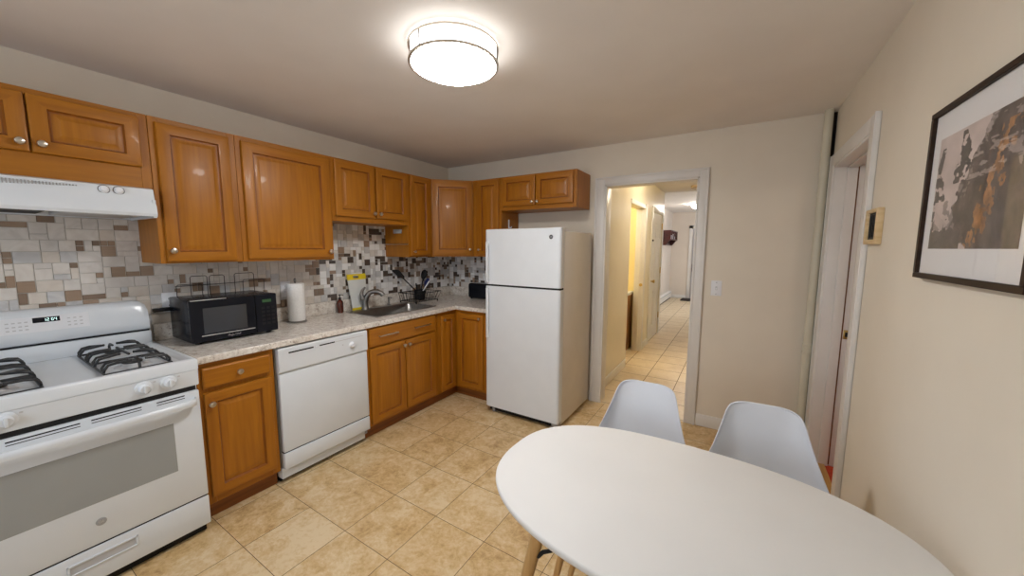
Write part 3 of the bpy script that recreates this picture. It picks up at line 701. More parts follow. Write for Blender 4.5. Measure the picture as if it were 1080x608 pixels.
# ---- things on the worktop
def microwave():
    x0, x1, y0, y1, z0, z1 = .052, .372, -2.546, -2.098, .927, 1.170
    t = thing('microwave', 'black countertop microwave beside the range', 'microwave', ((x0+x1)/2, (y0+y1)/2, .914))
    obj('housing', G().box(x0, x1-.024, y0+.003, y1-.003, z0, z1, .006), black_m, t)
    g = G().box(x1-.026, x1, y0, y1-.125, z0+.002, z1, .007)
    d = obj('door', g, black_m, t)
    g = G().box(x1-.001, x1+.0008, y0+.058, y1-.175, z0+.048, z1-.048, .0006, 1)
    o = obj('window', g, glassb_m, d); o['label'] = 'dark glass window'
    obj('handle_strip', G().box(x1-.001, x1+.0025, y0+.045, y1-.135, z0+.0345, z0+.040, .001), silver_m, d)
    obj('top_strip', G().box(x1-.010, x1+.0006, y0+.006, y0+.175, z1-.0035, z1+.0006, .0015), silver_m, d)
    lettering('door_lettering', 'Magic Chef', .0145, (x1+.0006, -2.345, z0+.0195), FX, silver_m, d)
    g = G().box(x1-.026, x1-.001, y1-.124, y1, z0+.002, z1, .006)
    c = obj('control_panel', g, black_m, t)
    obj('display', G().box(x1-.002, x1, y1-.085, y1-.034, z1-.052, z1-.034), mwd_m, c)
    for i in range(3):
        for k in range(5): obj('key', G().box(x1-.002, x1-.0003, y1-.092+i*.028, y1-.072+i*.028, z0+.048+k*.025, z0+.064+k*.025, .001, 1), dark_m, c)
    for xx in (x0+.04, x1-.05):
        for y in (y0+.04, y1-.04): obj('foot', G().cyl((xx, y, .9145), (xx, y, z0+.002), .014), dark_m, t)
microwave()
def outlet(y, z, label, plug):
    t = thing('wall_outlet', label, 'outlet', (.008, y, z), 'white outlets on the backsplash')
    obj('plate', G().box(.0078, .0135, y-.036, y+.036, z-.058, z+.058, .003), plast_m, t)
    g = G()
    for dz in (-.02, .02):
        g = G().box(.013, .0152, y-.017, y+.017, z+dz-.014, z+dz+.014, .002)
        for dy in (-.006, .006): g.box(.0150, .0156, y+dy-.001, y+dy+.001, z+dz-.004, z+dz+.006, mi=1)
        obj('socket', g, [plast_m, gap_m], t)
    if plug:
        g = G().box(.0158, .040, y-.085, y+.014, z-.050, z-.028, .005)
        g.tube([(.026, y+.004, z-.045), (.028, y+.004, z-.07), (.034, y+.004, z-.12), (.036, y+.002, z-.18), (.036, y-.004, z-.210)], .004, 8)
        p_ = obj('power_plug', g, dark_m); base_at(p_, (.03, y, z-.04))
        tag(p_, 'black microwave plug with its cord, in the outlet left of the microwave', 'plug')
outlet(-2.528, 1.135, 'white outlet plate beside the range, left of the microwave', True)
outlet(-1.862, 1.150, 'white outlet plate behind the paper towel roll', False)
def wire_rack():
    wm = mat('dull_dark_wire', (.035, .033, .032), .45, .3)
    t = thing('wire_rack', 'thin black wire rack standing against the wall behind the microwave', 'rack', (.034, -2.27, .914))
    r_ = .0021
    for a, b_, h, xx in ((-2.50, -2.375, 1.236, .040), (-2.430, -2.345, 1.285, .034), (-2.335, -2.255, 1.285, .040), (-2.195, -2.080, 1.290, .034), (-2.15, -2.02, 1.245, .040)):
        g = G().tube([(xx, a, .917), (xx, a, h-.008), (xx, a+.008, h), (xx, b_-.008, h), (xx, b_, h-.008), (xx, b_, .917)], r_, 8)
        obj('loop', g, wm, t)
    g = G()
    g.tube([(.034, -2.505, .917), (.034, -2.015, .917)], r_, 8); g.tube([(.042, -2.505, .917), (.042, -2.015, .917)], r_, 8)
    g.tube([(.037, -2.505, 1.228), (.037, -2.2, 1.228), (.037, -2.015, 1.238)], r_, 8)
    obj('rail', g, wm, t)
wire_rack()
def paper_towels():
    c = Vector((.150, -1.862, .9145))
    t = thing('paper_towel_roll', 'white paper towel roll upright on a steel holder beside the microwave', 'paper towels', c)
    obj('holder', G().lathe([(.066, 0), (.066, .006), (.060, .010), (.008, .011), (.006, .30), (.009, .305), (.009, .318), (0, .322)], c, n=32), steel_m, t)
    obj('roll', G().lathe([(.019, .012), (.056, .012), (.0575, .016), (.0575, .284), (.056, .288), (.019, .288)], c, n=40), paper_m, t)
    obj('tip', G().lathe([(.008, .300), (.009, .310), (.007, .322), (0, .326)], c, n=14), dark_m, t)
paper_towels()
def soap():
    c = Vector((.072, -1.465, .9145))
    t = thing('soap_bottle', 'small dark amber pump bottle on the worktop left of the sink', 'bottle', c)
    obj('bottle', G().lathe([(.024, 0), (.027, .004), (.027, .088), (.022, .102), (.012, .110), (.011, .118)], c, n=24), amber_m, t)
    g = G().lathe([(.0125, .116), (.0125, .128), (.005, .131), (.004, .148), (.010, .150), (.010, .156), (0, .158)], c, n=16)
    g.tube([c+Vector((0, 0, .154)), c+Vector((.022, .012, .153)), c+Vector((.030, .016, .147))], .0035, 8)
    obj('pump', g, dark_m, t)
soap()
def board():
    t = thing('cutting_board', 'milky white cutting board with yellow ends, leaning on the wall behind the faucet', 'cutting board', (.05, -1.285, .919))
    lean = .030
    def fn(u, v, d): return (.078-lean*v/.3+d, -1.285+u, .9188+v)
    hw0, hw1 = .068, .092
    def seg(v0, v1, ext=0):
        a = hw0+(hw1-hw0)*v0/.3+ext; b_ = hw0+(hw1-hw0)*v1/.3+ext
        return [(-a, v0), (a, v0), (b_, v1), (-b_, v1)]
    obj('panel', G().prism(seg(.018, .265), fn, 0, .009, bev=.001), board_m, t)
    g = G(); a, b_ = hw0+(hw1-hw0)*.88, hw1
    s = .265; 
    g.prism([(-a, s), (a, s), (a, s+.012), (-a, s+.012)], fn, -.001, .010)
    g.prism([(-b_, .300), (b_, .300), (b_*.97, .314), (-b_*.97, .314)], fn, -.001, .010)
    g.prism([(-b_, s+.012), (-.035, s+.012), (-.035, .300), (-b_, .300)], fn, -.001, .010)
    g.prism([(.020, s+.012), (b_, s+.012), (b_, .300), (.020, .300)], fn, -.001, .010)
    o = obj('handle', g, yellow_m, t); o['label'] = 'yellow handle band with a slot'
    o = obj('foot', G().prism(seg(0, .02, .001), fn, -.001, .010, bev=.001), yellow_m, t); o['label'] = 'yellow lower edge'
board()
def dish_rack():
    x0, x1, y0, y1 = .042, .262, -.785, -.490
    t = thing('dish_rack', 'black wire dish rack on the worktop in the corner', 'dish rack', ((x0+x1)/2, (y0+y1)/2, .914))
    e = .028; zb, zt = .932, 1.018
    g = G()
    bot = [(x0, y0, zb), (x1, y0, zb), (x1, y1, zb), (x0, y1, zb)]; top = [(x0, y0-e, zt), (x1+e, y0-e, zt), (x1+e, y1+e, zt), (x0, y1+e, zt)]
    g.tube(bot, .003, 8, True); g.tube(top, .0036, 8, True)
    for k in range(4):
        A, B, C_, D = Vector(bot[k]), Vector(bot[(k+1) % 4]), Vector(top[k]), Vector(top[(k+1) % 4])
        for i in range(7):
            f = i/7; g.tube([A.lerp(B, f), C_.lerp(D, f)], .0019, 6)
    for i in range(1, 9):
        y = y0+(y1-y0)*i/9; g.tube([(x0, y, zb), (x1, y, zb)], .0018, 6)
    obj('basket', g, dark_m, t)
    for p_ in bot:
        g = G().tube([(p_[0], p_[1], .9145), (p_[0], p_[1], zb)], .007, 10); obj('foot', g, dark_m, t)
    c = Vector((.165, -.640, .936))
    g = G().lathe([(.044, 0), (.048, .004), (.060, .095), (.056, .095), (.045, .008), (0, .006)], c, n=24)
    tag(base_at(obj('utensil_caddy', g, dark_m), c), 'black utensil cup standing in the dish rack', 'utensil holder')
    def utensil(name, a, b_, fn, lab, cat, m):
        g = G(); a, b_ = Vector(a), Vector(b_); d = (b_-a).normalized()
        g.tube([a, a.lerp(b_, .5), b_], [.005, .0055, .0065], 8); fn(g, b_, d)
        tag(base_at(obj(name, g, m), a), lab, cat, 'cooking utensils in the dish rack')
    def flat(g, p_, d, hw=.038, L_=.10, th=.004):
        s_ = Vector((d.y, -d.x, 0)); s_ = Vector((.35, .94, 0)).normalized(); n_ = d.cross(s_).normalized()
        t_ = bmesh.new()
        q = [(-.008, -.01), (.008, -.01), (hw*.8, .018), (hw, L_), (hw*.6, L_+.012), (-hw*.6, L_+.012), (-hw, L_), (-hw*.8, .018)]
        g.prism(q, lambda u, v, w_: p_+s_*u+d*v+n_*w_, -th/2, th/2)
    def spoon(g, p_, d, k=1.45):
        t_ = bmesh.new(); bmesh.ops.create_uvsphere(t_, u_segments=18, v_segments=12, radius=1)
        M = Matrix.Translation(p_+d*.025*k) @ d.to_track_quat('Z', 'X').to_matrix().to_4x4() @ Matrix.Diagonal((.014*k, .026*k, .036*k, 1))
        g.merge(t_, 0, M)
    def plain(g, p_, d): pass
    utensil('spatula', (.181, -.616, .953), (.070, -.775, 1.165), flat, 'black flat-headed spatula leaning left out of the dish rack cup', 'spatula', dark_m)
    utensil('serving_spoon', (.150, -.632, .953), (.148, -.572, 1.155), spoon, 'dark round-headed spoon standing tallest at the right of the utensil cup', 'spoon', dark_m)
    utensil('scrub_brush', (.180, -.640, .953), (.196, -.590, 1.075), spoon, 'navy blue brush head sticking out of the utensil cup', 'brush', blue_m)
    utensil('table_knife', (.170, -.668, .955), (.250, -.588, 1.130), plain, 'white-handled utensil leaning right across the navy brush', 'knife', plast_m)
    utensil('cooking_fork', (.160, -.664, .955), (.178, -.702, 1.108), plain, 'short black handle beside the flat-headed spatula', 'fork', dark_m)
dish_rack()
def toaster():
    x0, x1, y0, y1, z0, z1 = .425, .705, -.190, -.045, .922, 1.085
    t = thing('toaster', 'black toaster on the worktop, half hidden by the refrigerator', 'toaster', ((x0+x1)/2, (y0+y1)/2, .914))
    g = G().box(x0, x1, y0, y1, z0, z1, .026, 4); obj('housing', g, black_m, t)
    for yy in (y0+.035, y1-.058): obj('slot', G().box(x0+.03, x1-.03, yy, yy+.023, z1-.003, z1+.0012), gray_m, t)
    obj('lever', G().box(x0-.022, x0+.002, -.125, -.105, 1.02, 1.035, .004), dark_m, t)
    for xx in (x0+.03, x1-.03):
        for y in (y0+.03, y1-.03): obj('foot', G().cyl((xx, y, .914), (xx, y, z0+.006), .010), dark_m, t)
toaster()

# ================================================================ upper run
def hood_cabinet():
    y0, y1 = -3.392, -2.632
    t = thing('wall_cabinet', 'short oak two-door wall cabinet above the range hood', 'cabinet', (.17, (y0+y1)/2, 1.762), 'oak wall cabinets')
    cabinet_box(t, .010, .33, y0, y1, 1.762, 2.131, bot=.105)
    d, N = raised_door('door', (.331, -3.366, 1.866), (0, 1, 0), .356, .242, t); knob((.351, -3.036, 1.902), N, d)
    d, N = raised_door('door', (.331, -3.004, 1.866), (0, 1, 0), .338, .242, t); knob((.351, -2.978, 1.902), N, d)
hood_cabinet()
def hood():
    y0, y1 = -3.388, -2.650
    t = thing('range_hood', 'white range hood under the short cabinet, above the range', 'range hood', (.2, (y0+y1)/2, 1.60))
    P = [(.010, 1.760), (.372, 1.760), (.398, 1.752), (.404, 1.722), (.412, 1.692), (.428, 1.668), (.432, 1.632), (.426, 1.618), (.408, 1.618), (.398, 1.640), (.040, 1.640), (.040, 1.616), (.010, 1.616)]
    g = G().prism(P, lambda u, v, d: (u, d, v), y0, y1, bev=.0)
    g.box(.03, .42, y0, y0+.012, 1.612, 1.70).box(.03, .42, y1-.012, y1, 1.612, 1.70)
    obj('shell', g, white_m, t, ang=28)
    g = G()
    for k in range(44):
        y = -3.30+k*.0092; h = min(.024, .005+(.40-abs(k*.0092))*.075)
        g.box(.3985, .4055, y, y+.0038, 1.741-h, 1.741, 0)
    o = obj('vent_grille', g, gray_m, t); o['label'] = 'row of grey vent slots'
    for y in (-2.820, -2.772):
        g = G().lathe([(.017, 0), (.017, .003), (.014, .005), (.0135, .014), (.010, .017), (0, .017)], (.4015, y, 1.732), (1, 0, .18), 22, mi=0)
        g.lathe([(.0205, -.001), (.0205, .001), (.0165, .0015)], (.4015, y, 1.732), (1, 0, .18), 22, mi=1)
        obj('knob', g, [plast_m, mat('grey_knob_ring', (.17, .17, .18), .5)], t)
    obj('filter', G().box(.06, .36, -3.30, -2.99, 1.622, 1.641), dark_m, t)
    obj('light_lens', G().box(.06, .37, -2.95, -2.70, 1.618, 1.641, .004), lgray_m, t)
hood()
def uppers():
    t = thing('wall_cabinet', 'tall narrow oak wall cabinet right of the range hood', 'cabinet', (.17, -2.442, 1.378), 'oak wall cabinets')
    cabinet_box(t, .010, .33, -2.630, -2.254, 1.378, 2.131)
    d, N = raised_door('door', (.331, -2.605, 1.388), (0, 1, 0), .318, .716, t); knob((.351, -2.584, 1.447), N, d)
    t = thing('wall_cabinet', 'wide single-door oak wall cabinet above the microwave', 'cabinet', (.17, -1.955, 1.378), 'oak wall cabinets')
    cabinet_box(t, .010, .33, -2.253, -1.658, 1.378, 2.131)
    d, N = raised_door('door', (.331, -2.226, 1.394), (0, 1, 0), .546, .708, t, fr=.058); knob((.351, -1.702, 1.437), N, d)
    t = thing('wall_cabinet', 'short two-door oak wall cabinet above the sink', 'cabinet', (.17, -1.29, 1.665), 'oak wall cabinets')
    cabinet_box(t, .010, .33, -1.657, -.924, 1.665, 2.131)
    d, N = raised_door('door', (.331, -1.634, 1.704), (0, 1, 0), .350, .412, t); knob((.351, -1.306, 1.742), N, d)
    d, N = raised_door('door', (.331, -1.268, 1.708), (0, 1, 0), .330, .410, t); knob((.351, -1.246, 1.744), N, d)
    t = thing('wall_cabinet', 'slim oak wall cabinet between the sink cabinet and the corner', 'cabinet', (.17, -.77, 1.378), 'oak wall cabinets')
    cabinet_box(t, .010, .33, -.923, -.618, 1.378, 2.131, stile=.03)
    d, N = raised_door('door', (.331, -.900, 1.394), (0, 1, 0), .240, .722, t, fr=.046); knob((.351, -.878, 1.430), N, d, .012)
    # diagonal corner cabinet
    t = thing('wall_cabinet', 'oak corner wall cabinet with its door set diagonally', 'cabinet', (.25, -.25, 1.378), 'oak wall cabinets')
    g = G().prism([(.010, -.617), (.33, -.617), (.617, -.33), (.617, -.010), (.010, -.010)], lambda u, v, d: (u, v, d), 1.378, 2.131)
    obj('carcass', g, wood_v, t)
    s2 = 1/math.sqrt(2); O = Vector((.33+.008*s2+.0006, -.617+.008*s2-.0006, 1.392)); 
    d, N = raised_door('door', O, (1, 1, 0), .388, .724, t, fr=.056)
    knob(O+Vector((s2, s2, 0))*.362+N*.020+Vector((0, 0, .058)), N, d, .013)
    t = thing('wall_cabinet', 'slim oak wall cabinet on the back wall, half hidden by the refrigerator', 'cabinet', (.78, -.17, 1.378), 'oak wall cabinets')
    cabinet_box(t, .618, .958, -.33, -.010, 1.378, 2.131, 'y', stile=.03)
    d, N = raised_door('door', (.690, -.331, 1.392), (1, 0, 0), .246, .724, t, fr=.046); knob((.712, -.351, 1.448), N, d, .012)
    t = thing('wall_cabinet', 'short two-door oak wall cabinet above the refrigerator', 'cabinet', (1.34, -.17, 1.818), 'oak wall cabinets')
    cabinet_box(t, .959, 1.722, -.33, -.010, 1.818, 2.131, 'y', stile=.034)
    d, N = raised_door('door', (.985, -.331, 1.856), (1, 0, 0), .344, .262, t, fr=.046); knob((1.308, -.351, 1.882), N, d, .012)
    d, N = raised_door('door', (1.340, -.331, 1.856), (1, 0, 0), .356, .260, t, fr=.046); knob((1.362, -.351, 1.882), N, d, .012)
uppers()
g = G().box(.07, .30, -.930, -.9235, 1.60, 1.635, .003).tube([(.045, -.927, 1.497), (.045, -.945, 1.497), (.325, -.945, 1.497), (.325, -.927, 1.497)], .005, 8)
tr = thing('towel_rail', 'dark rail and clip on the side of the slim cabinet right of the sink', 'towel rail', (.19, -.9235, 1.49))
obj('bar', G().tube([(.040, -.925, 1.497), (.040, -.946, 1.497), (.322, -.946, 1.497), (.322, -.925, 1.497)], .0045, 8), nickel_m, tr)
obj('clip', G().box(.135, .245, -.933, -.9236, 1.598, 1.636, .003), gray_m, tr)

# refrigerator
def fridge():
    x0, x1, yf = 1.062, 1.772, -.742; zt = 1.622
    t = thing('refrigerator', 'white top-freezer refrigerator beside the hall doorway', 'refrigerator', ((x0+x1)/2, -.40, 0))
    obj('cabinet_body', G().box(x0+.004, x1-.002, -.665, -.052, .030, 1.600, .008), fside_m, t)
    def doorp(name, z0, z1):
        g = G(); n = 6; rr = .026
        pts = [(x0, yf+.075), (x0, yf+rr)]
        pts += [(x0+rr-rr*math.cos(R(90*k/n)), yf+rr-rr*math.sin(R(90*k/n))) for k in range(1, n+1)]
        pts += [(x1-rr+rr*math.sin(R(90*k/n)), yf+rr-rr*math.cos(R(90*k/n))) for k in range(0, n+1)]
        pts += [(x1, yf+.075)]
        g.prism(pts, lambda u, v, d: (u, v, d), z0, z1, bev=.0025)
        return obj(name, g, fridge_m, t)
    f = doorp('freezer_door', 1.158, zt); d = doorp('refrigerator_door', .062, 1.142)
    obj('door_gap', G().box(x0+.01, x1-.006, yf+.012, -.66, 1.141, 1.159), gap_m, t)
    def handle(par, z0, z1):
        xx = x0+.040
        g = G().box(xx-.012, xx+.012, yf-.030, yf-.014, z0, z1, .006, 3).box(xx-.010, xx+.010, yf-.018, yf+.002, z0+.005, z0+.035, .004).box(xx-.010, xx+.010, yf-.018, yf+.002, z1-.035, z1-.005, .004)
        obj('handle', g, fridge_m, par)
    handle(f, 1.172, 1.520); handle(d, .690, 1.128)
    g = G().lathe([(.0165, 0), (.0165, .0022), (.014, .003), (0, .003)], (1.690, yf, 1.553), (0, -1, 0), 26)
    g.lathe([(.0165, 0), (.0185, .0004), (.0185, .0022), (.0165, .0024)], (1.690, yf, 1.553), (0, -1, 0), 26, mi=1)
    b_ = obj('badge', g, [mat('badge_dark_grey', (.07, .075, .085), .3), silver_m], f); b_['label'] = 'round grey monogram badge'
    lettering('badge_lettering', 'GE', .015, (1.690, yf-.0034, 1.553), FY, silver_m, b_)
    obj('base_grille', G().box(x0+.02, x1-.075, yf+.045, -.60, .012, .062, .003), dark_m, t)
    for xx in (x0+.06, x1-.045):
        for yy in (yf+.055, -.12): obj('foot', G().cyl((xx, yy, 0), (xx, yy, .034), .017), gray_m, t)
    obj('lower_hinge', G().box(x1-.07, x1-.012, yf+.028, yf+.085, .018, .060, .004), gray_m, t)
    g = G().box(x1-.075, x1-.006, yf+.02, yf+.11, zt-.003, zt+.0045, .002)
    obj('hinge_cover', g, fridge_m, t)
fridge()
g = G().box(.9585, .9625, -.205, -.185, 1.660, 1.745, .0015).tube([(.961, -.195, 1.668), (.985, -.195, 1.664), (.992, -.195, 1.678)], .005, 8)
tag(base_at(obj('wall_hook', g, plast_m), (.96, -.195, 1.66)), 'small white hook on the cabinet side, just above the refrigerator', 'hook')

# ================================================================ walls and ceiling fittings
def ceiling_lamp():
    c = Vector((1.765, -1.935, H))
    t = thing('ceiling_lamp', 'round lit ceiling lamp with two metal bands', 'ceiling lamp', c)
    obj('pan', G().lathe([(.175, -.001), (.175, -.012), (.0, -.012)], c, n=48), white_m, t)
    g = G().lathe([(.186, -.013), (.190, -.03), (.190, -.086)], c, n=56, mi=1).lathe([(.1895, -.086), (.182, -.095), (.150, -.110), (.10, -.121), (.05, -.126), (0, -.127)], c, n=56)
    obj('diffuser', g, [lamp_m, lamps_m], t)
    def band(z, h=.010):
        g = G(); n = 64
        rings = []
        for k in range(n):
            a = 2*math.pi*k/n; rings.append((math.cos(a), math.sin(a)))
        prof = [(.1925, z), (.203, z), (.203, z+h), (.1925, z+h)]
        g.loft([[c+Vector((r_*cx_, r_*cy_, zz)) for r_, zz in prof] for cx_, cy_ in rings]+[[c+Vector((r_, 0, zz)) for r_, zz in prof]], cap0=False, cap1=False)
        return g
    obj('band', band(-.022), nickel_m, t); obj('band', band(-.090), nickel_m, t)
    for k in range(3):
        a = R(25+120*k); d = Vector((math.cos(a), math.sin(a), 0))*.197
        obj('spacer', G().cyl(c+d+Vector((0, 0, -.086)), c+d+Vector((0, 0, -.017)), .004, n=10), steel_m, t)
ceiling_lamp()
def switch():
    x, z = 2.782, 1.156
    t = thing('light_switch', 'white toggle light switch right of the hall doorway', 'light switch', (x, 0, z))
    obj('plate', G().box(x-.037, x+.037, -.007, 0, z-.060, z+.060, .003), plast_m, t)
    g = G().box(x-.006, x+.006, -.0085, -.006, z-.013, z+.013, mi=1).prism([(-.006, z-.006), (-.018, z-.010), (-.016, z+.001), (-.006, z+.008)], lambda u, v, d: (d, u, v), x-.004, x+.004)
    obj('toggle', g, [plast_m, gray_m], t)
    for dz in (-.045, .045): obj('screw', G().lathe([(.004, 0), (.0035, .0012), (0, .0014)], (x, -.007, z+dz), (0, -1, 0), 12), gray_m, t)
switch()
def riser():
    t = thing('heating_pipe', 'cream painted riser pipe in the corner by the right doorway', 'pipe', (3.372, -.062, 0))
    x, y = 3.366, -.062
    obj('pipe', G().cyl((x, y, .0), (x, y, H), .0245, n=28), pipe_m, t)
    g = G()
    for z in (.735, .79): g.lathe([(.0255, 0), (.029, .004), (.029, .012), (.0255, .016)], (x, y, z), n=28)
    g.cyl((x, y, .747), (x, y, .795), .0268, n=28)
    obj('coupling', g, pipe_m, t)
    obj('escutcheon', G().lathe([(.044, 0), (.042, .006), (.028, .012), (.025, .014)], (x, y, .0), n=28), pipe_m, t)
riser()
def wall_panel():
    y0, y1, z0, z1 = -1.200, -1.030, 1.490, 1.641
    t = thing('wall_plaque', 'small pale wooden wall frame with a dark centre, beside the right doorway', 'wall frame', (WX, (y0+y1)/2, z0))
    g = G(); b_ = .027; d = .022
    g.box(WX-d, WX, y0, y0+b_*.9, z0, z1, .004).box(WX-d, WX, y1-b_*.9, y1, z0, z1, .004).box(WX-d, WX, y0+b_*.8, y1-b_*.8, z0, z0+b_*.75, .004).box(WX-d, WX, y0+b_*.8, y1-b_*.8, z1-b_*.6, z1, .004)
    obj('frame', g, thermo_m, t)
    g = G().box(WX-d+.010, WX-.001, y0+.020, y1-.020, z0+.015, z1-.012, 0)
    for k in range(5): g.box(WX-d+.008, WX-d+.011, y0+.045+k*.02, y0+.052+k*.02, z0+.03, z1-.026, 0)
    o = obj('grille', g, dark_m, t); o['label'] = 'dark centre panel'
wall_panel()
def picture():
    y0, y1, z0, z1 = -2.172, -1.637, 1.382, 1.873
    t = thing('framed_picture', 'framed photograph of misty trees and a rock face on the right wall', 'picture', (WX, (y0+y1)/2, z0))
    d, fw = .025, .016
    g = G()
    for a in ((y0, y1, z0, z0+fw), (y0, y1, z1-fw, z1), (y0, y0+fw, z0+fw, z1-fw), (y1-fw, y1, z0+fw, z1-fw)): g.box(WX-d, WX-.002, *a, .0015, 1)
    obj('frame', g, framep_m, t)
    obj('mat_board', G().box(WX-.015, WX-.003, y0+fw-.002, y1-fw+.002, z0+fw-.002, z1-fw+.002), matb_m, t)
    # the print: a grid whose vertices carry the printed colours
    rs = np.random.RandomState(4)
    nu, nv = 176, 130
    def vnoise(u, v, f, s):
        r_ = np.random.RandomState(s).rand(40, 40); U_, V_ = u*f, v*f; i, j = int(U_) % 39, int(V_) % 39; a, b_ = U_-int(U_), V_-int(V_)
        a, b_ = a*a*(3-2*a), b_*b_*(3-2*b_)
        return (r_[i, j]*(1-a)+r_[i+1, j]*a)*(1-b_)+(r_[i, j+1]*(1-a)+r_[i+1, j+1]*a)*b_
    tables = {}
    def N_(u, v, f, s):
        if s not in tables: tables[s] = np.random.RandomState(s).rand(48, 48)
        r_ = tables[s]; U_, V_ = u*f, v*f; i, j = int(U_) % 47, int(V_) % 47; a, b_ = U_-int(U_), V_-int(V_); a, b_ = a*a*(3-2*a), b_*b_*(3-2*b_)
        return (r_[i, j]*(1-a)+r_[i+1, j]*a)*(1-b_)+(r_[i, j+1]*(1-a)+r_[i+1, j+1]*a)*b_
    def fb(u, v, f, s): return (N_(u, v, f, s)+.5*N_(u, v, f*2.1, s+1)+.25*N_(u, v, f*4.3, s+2))/1.75
    def art(u, v):       # u from the left of the print to its right, v from the bottom to the top
        mist = np.array((.60, .555, .54))*(.88+.22*fb(u, v, 5, 20)); c = mist
        rock = np.array((.265, .235, .225))*(.72+.6*fb(u*1.4, v*.8, 15, 30))
        warm = np.array((.44, .315, .205))*(.65+.75*fb(u*3, v, 14, 40))
        edge = .14+.43*v+.20*(fb(u, v, 8, 50)-.5)
        if u > edge:
            c = rock
            ax = .52+.32*v+.10*(fb(u, v, 6, 60)-.5)
            d = (u-ax)/(.13 if u > ax else .085)
            if abs(d) < 1 and v < .9 and fb(u*1.5, v, 15, 66) > .36+.25*abs(d): c = warm
            if v > .55 and fb(u*.8, v*2, 13, 70) > .60: c = c*.45+mist*.55
            if u-edge < .10 and fb(u, v, 18, 73) > .55: c = c*.6+mist*.4
        elif v < .45 and fb(u*1.2, v*1.2, 9, 76) > .52: c = mist*.72
        band = .33-.75*u
        if abs(v-band) < .055 and .05 < u < .50 and fb(u, v, 12, 78) > .42: c = mist*.95
        if v < .14+.10*(fb(u, 0, 14, 80)-.4) and u < .42: c = np.array((.27, .25, .245))*(.8+.4*fb(u, v, 15, 85))
        for (px, bt, tp, wd, sd) in ((.055, .42, .90, .080, 90), (.02, .0, .42, .06, 95), (.22, .0, .26, .05, 97), (.34, .55, .98, .09, 98)):
            if bt < v < tp:
                k = 1-(v-bt)/(tp-bt); lay_ = .35+1.0*fb(3.0+px, v*1.8, 12, sd)
                if abs(u-px-.02*math.sin(v*13+sd)) < wd*lay_*(.35+.8*k) and fb(u, v, 24, sd+1) > .40: c = np.array((.245, .228, .222))*(.85+.3*fb(u, v, 30, 99))
        return c
    y_l, y_r, zz0, zz1 = -1.695, -2.115, 1.471, 1.785
    g = G(); b = g.b; lay = b.loops.layers.color.new('print')
    V = [[b.verts.new((WX-.0156, y_l+(y_r-y_l)*i/nu, zz0+(zz1-zz0)*j/nv)) for j in range(nv+1)] for i in range(nu+1)]
    for i in range(nu):
        for j in range(nv):
            f = b.faces.new((V[i][j], V[i][j+1], V[i+1][j+1], V[i+1][j]))
            c = [min(1, float(q)*1.3) for q in art((i+.5)/nu, (j+.5)/nv)]
            for l in f.loops: l[lay] = (*c, 1)
    m = mat('printed_photograph', (.3, .3, .3), .5); at = nd(m, 'ShaderNodeAttribute', attribute_name='print')
    m.node_tree.links.new(at.outputs['Color'], m.node_tree.nodes['Principled BSDF'].inputs['Base Color'])
    obj('print', g, m, t, smooth=False)
    obj('glazing', G().box(WX-.0190, WX-.0180, y0+fw-.001, y1-fw+.001, z0+fw-.001, z1-fw+.001), pane_m, t)
picture()

# ================================================================ table and chairs
def table():
    cx_, cy_, a, b_, n_, rot = 2.817, -2.205, .567, .357, 2.5, -.040
    t = thing('dining_table', 'oval white dining table on tapered pale wooden legs', 'table', (cx_, cy_, 0))
    def outline(off, z, N=96):
        P = []
        for k in range(N):
            q = 2*math.pi*k/N; c, s = math.cos(q), math.sin(q)
            P.append((cx_+(a+off)*math.copysign(abs(c)**(2/n_), c), cy_+(b_+off)*math.copysign(abs(s)**(2/n_), s), z))
        return P
    Rm = Matrix.Translation((cx_, cy_, 0)) @ Matrix.Rotation(rot, 4, 'Z') @ Matrix.Translation((-cx_, -cy_, 0))
    def rr(P): return [tuple(Rm @ Vector(p_)) for p_ in P]
    g = G().loft([rr(outline(-.010, .718)), rr(outline(-.004, .720)), rr(outline(-.0005, .727)), rr(outline(0, .734)), rr(outline(-.002, .7385)), rr(outline(-.006, .740))])
    obj('tabletop', g, table_m, t, ang=60)
    for sx in (-1, 1):
        for sy in (-1, 1):
            top = Vector((cx_+sx*.336, cy_+sy*.182, .718)); ft = Vector((cx_+sx*.492, cy_+sy*.215, 0))
            g = G().tube([ft, ft.lerp(top, .5), top], [.0125, .0180, .0215], 20)
            obj('leg', g, oakleg, t)
            u = top.lerp(ft, .24)
            g = G().tube([u, u+Vector((-sx*.022, sy*.004, .006)), u+Vector((-sx*.036, sy*.004, .026)), u+Vector((-sx*.062, 0, .040)), u+Vector((-sx*.085, -sy*.01, .118))], .0062, 8)
            g.cyl(top+Vector((0, 0, -.004)), top, .030, n=20)
            o = obj('bracket', g, dark_m, t); o['label'] = 'black metal bracket'
    return t
table()
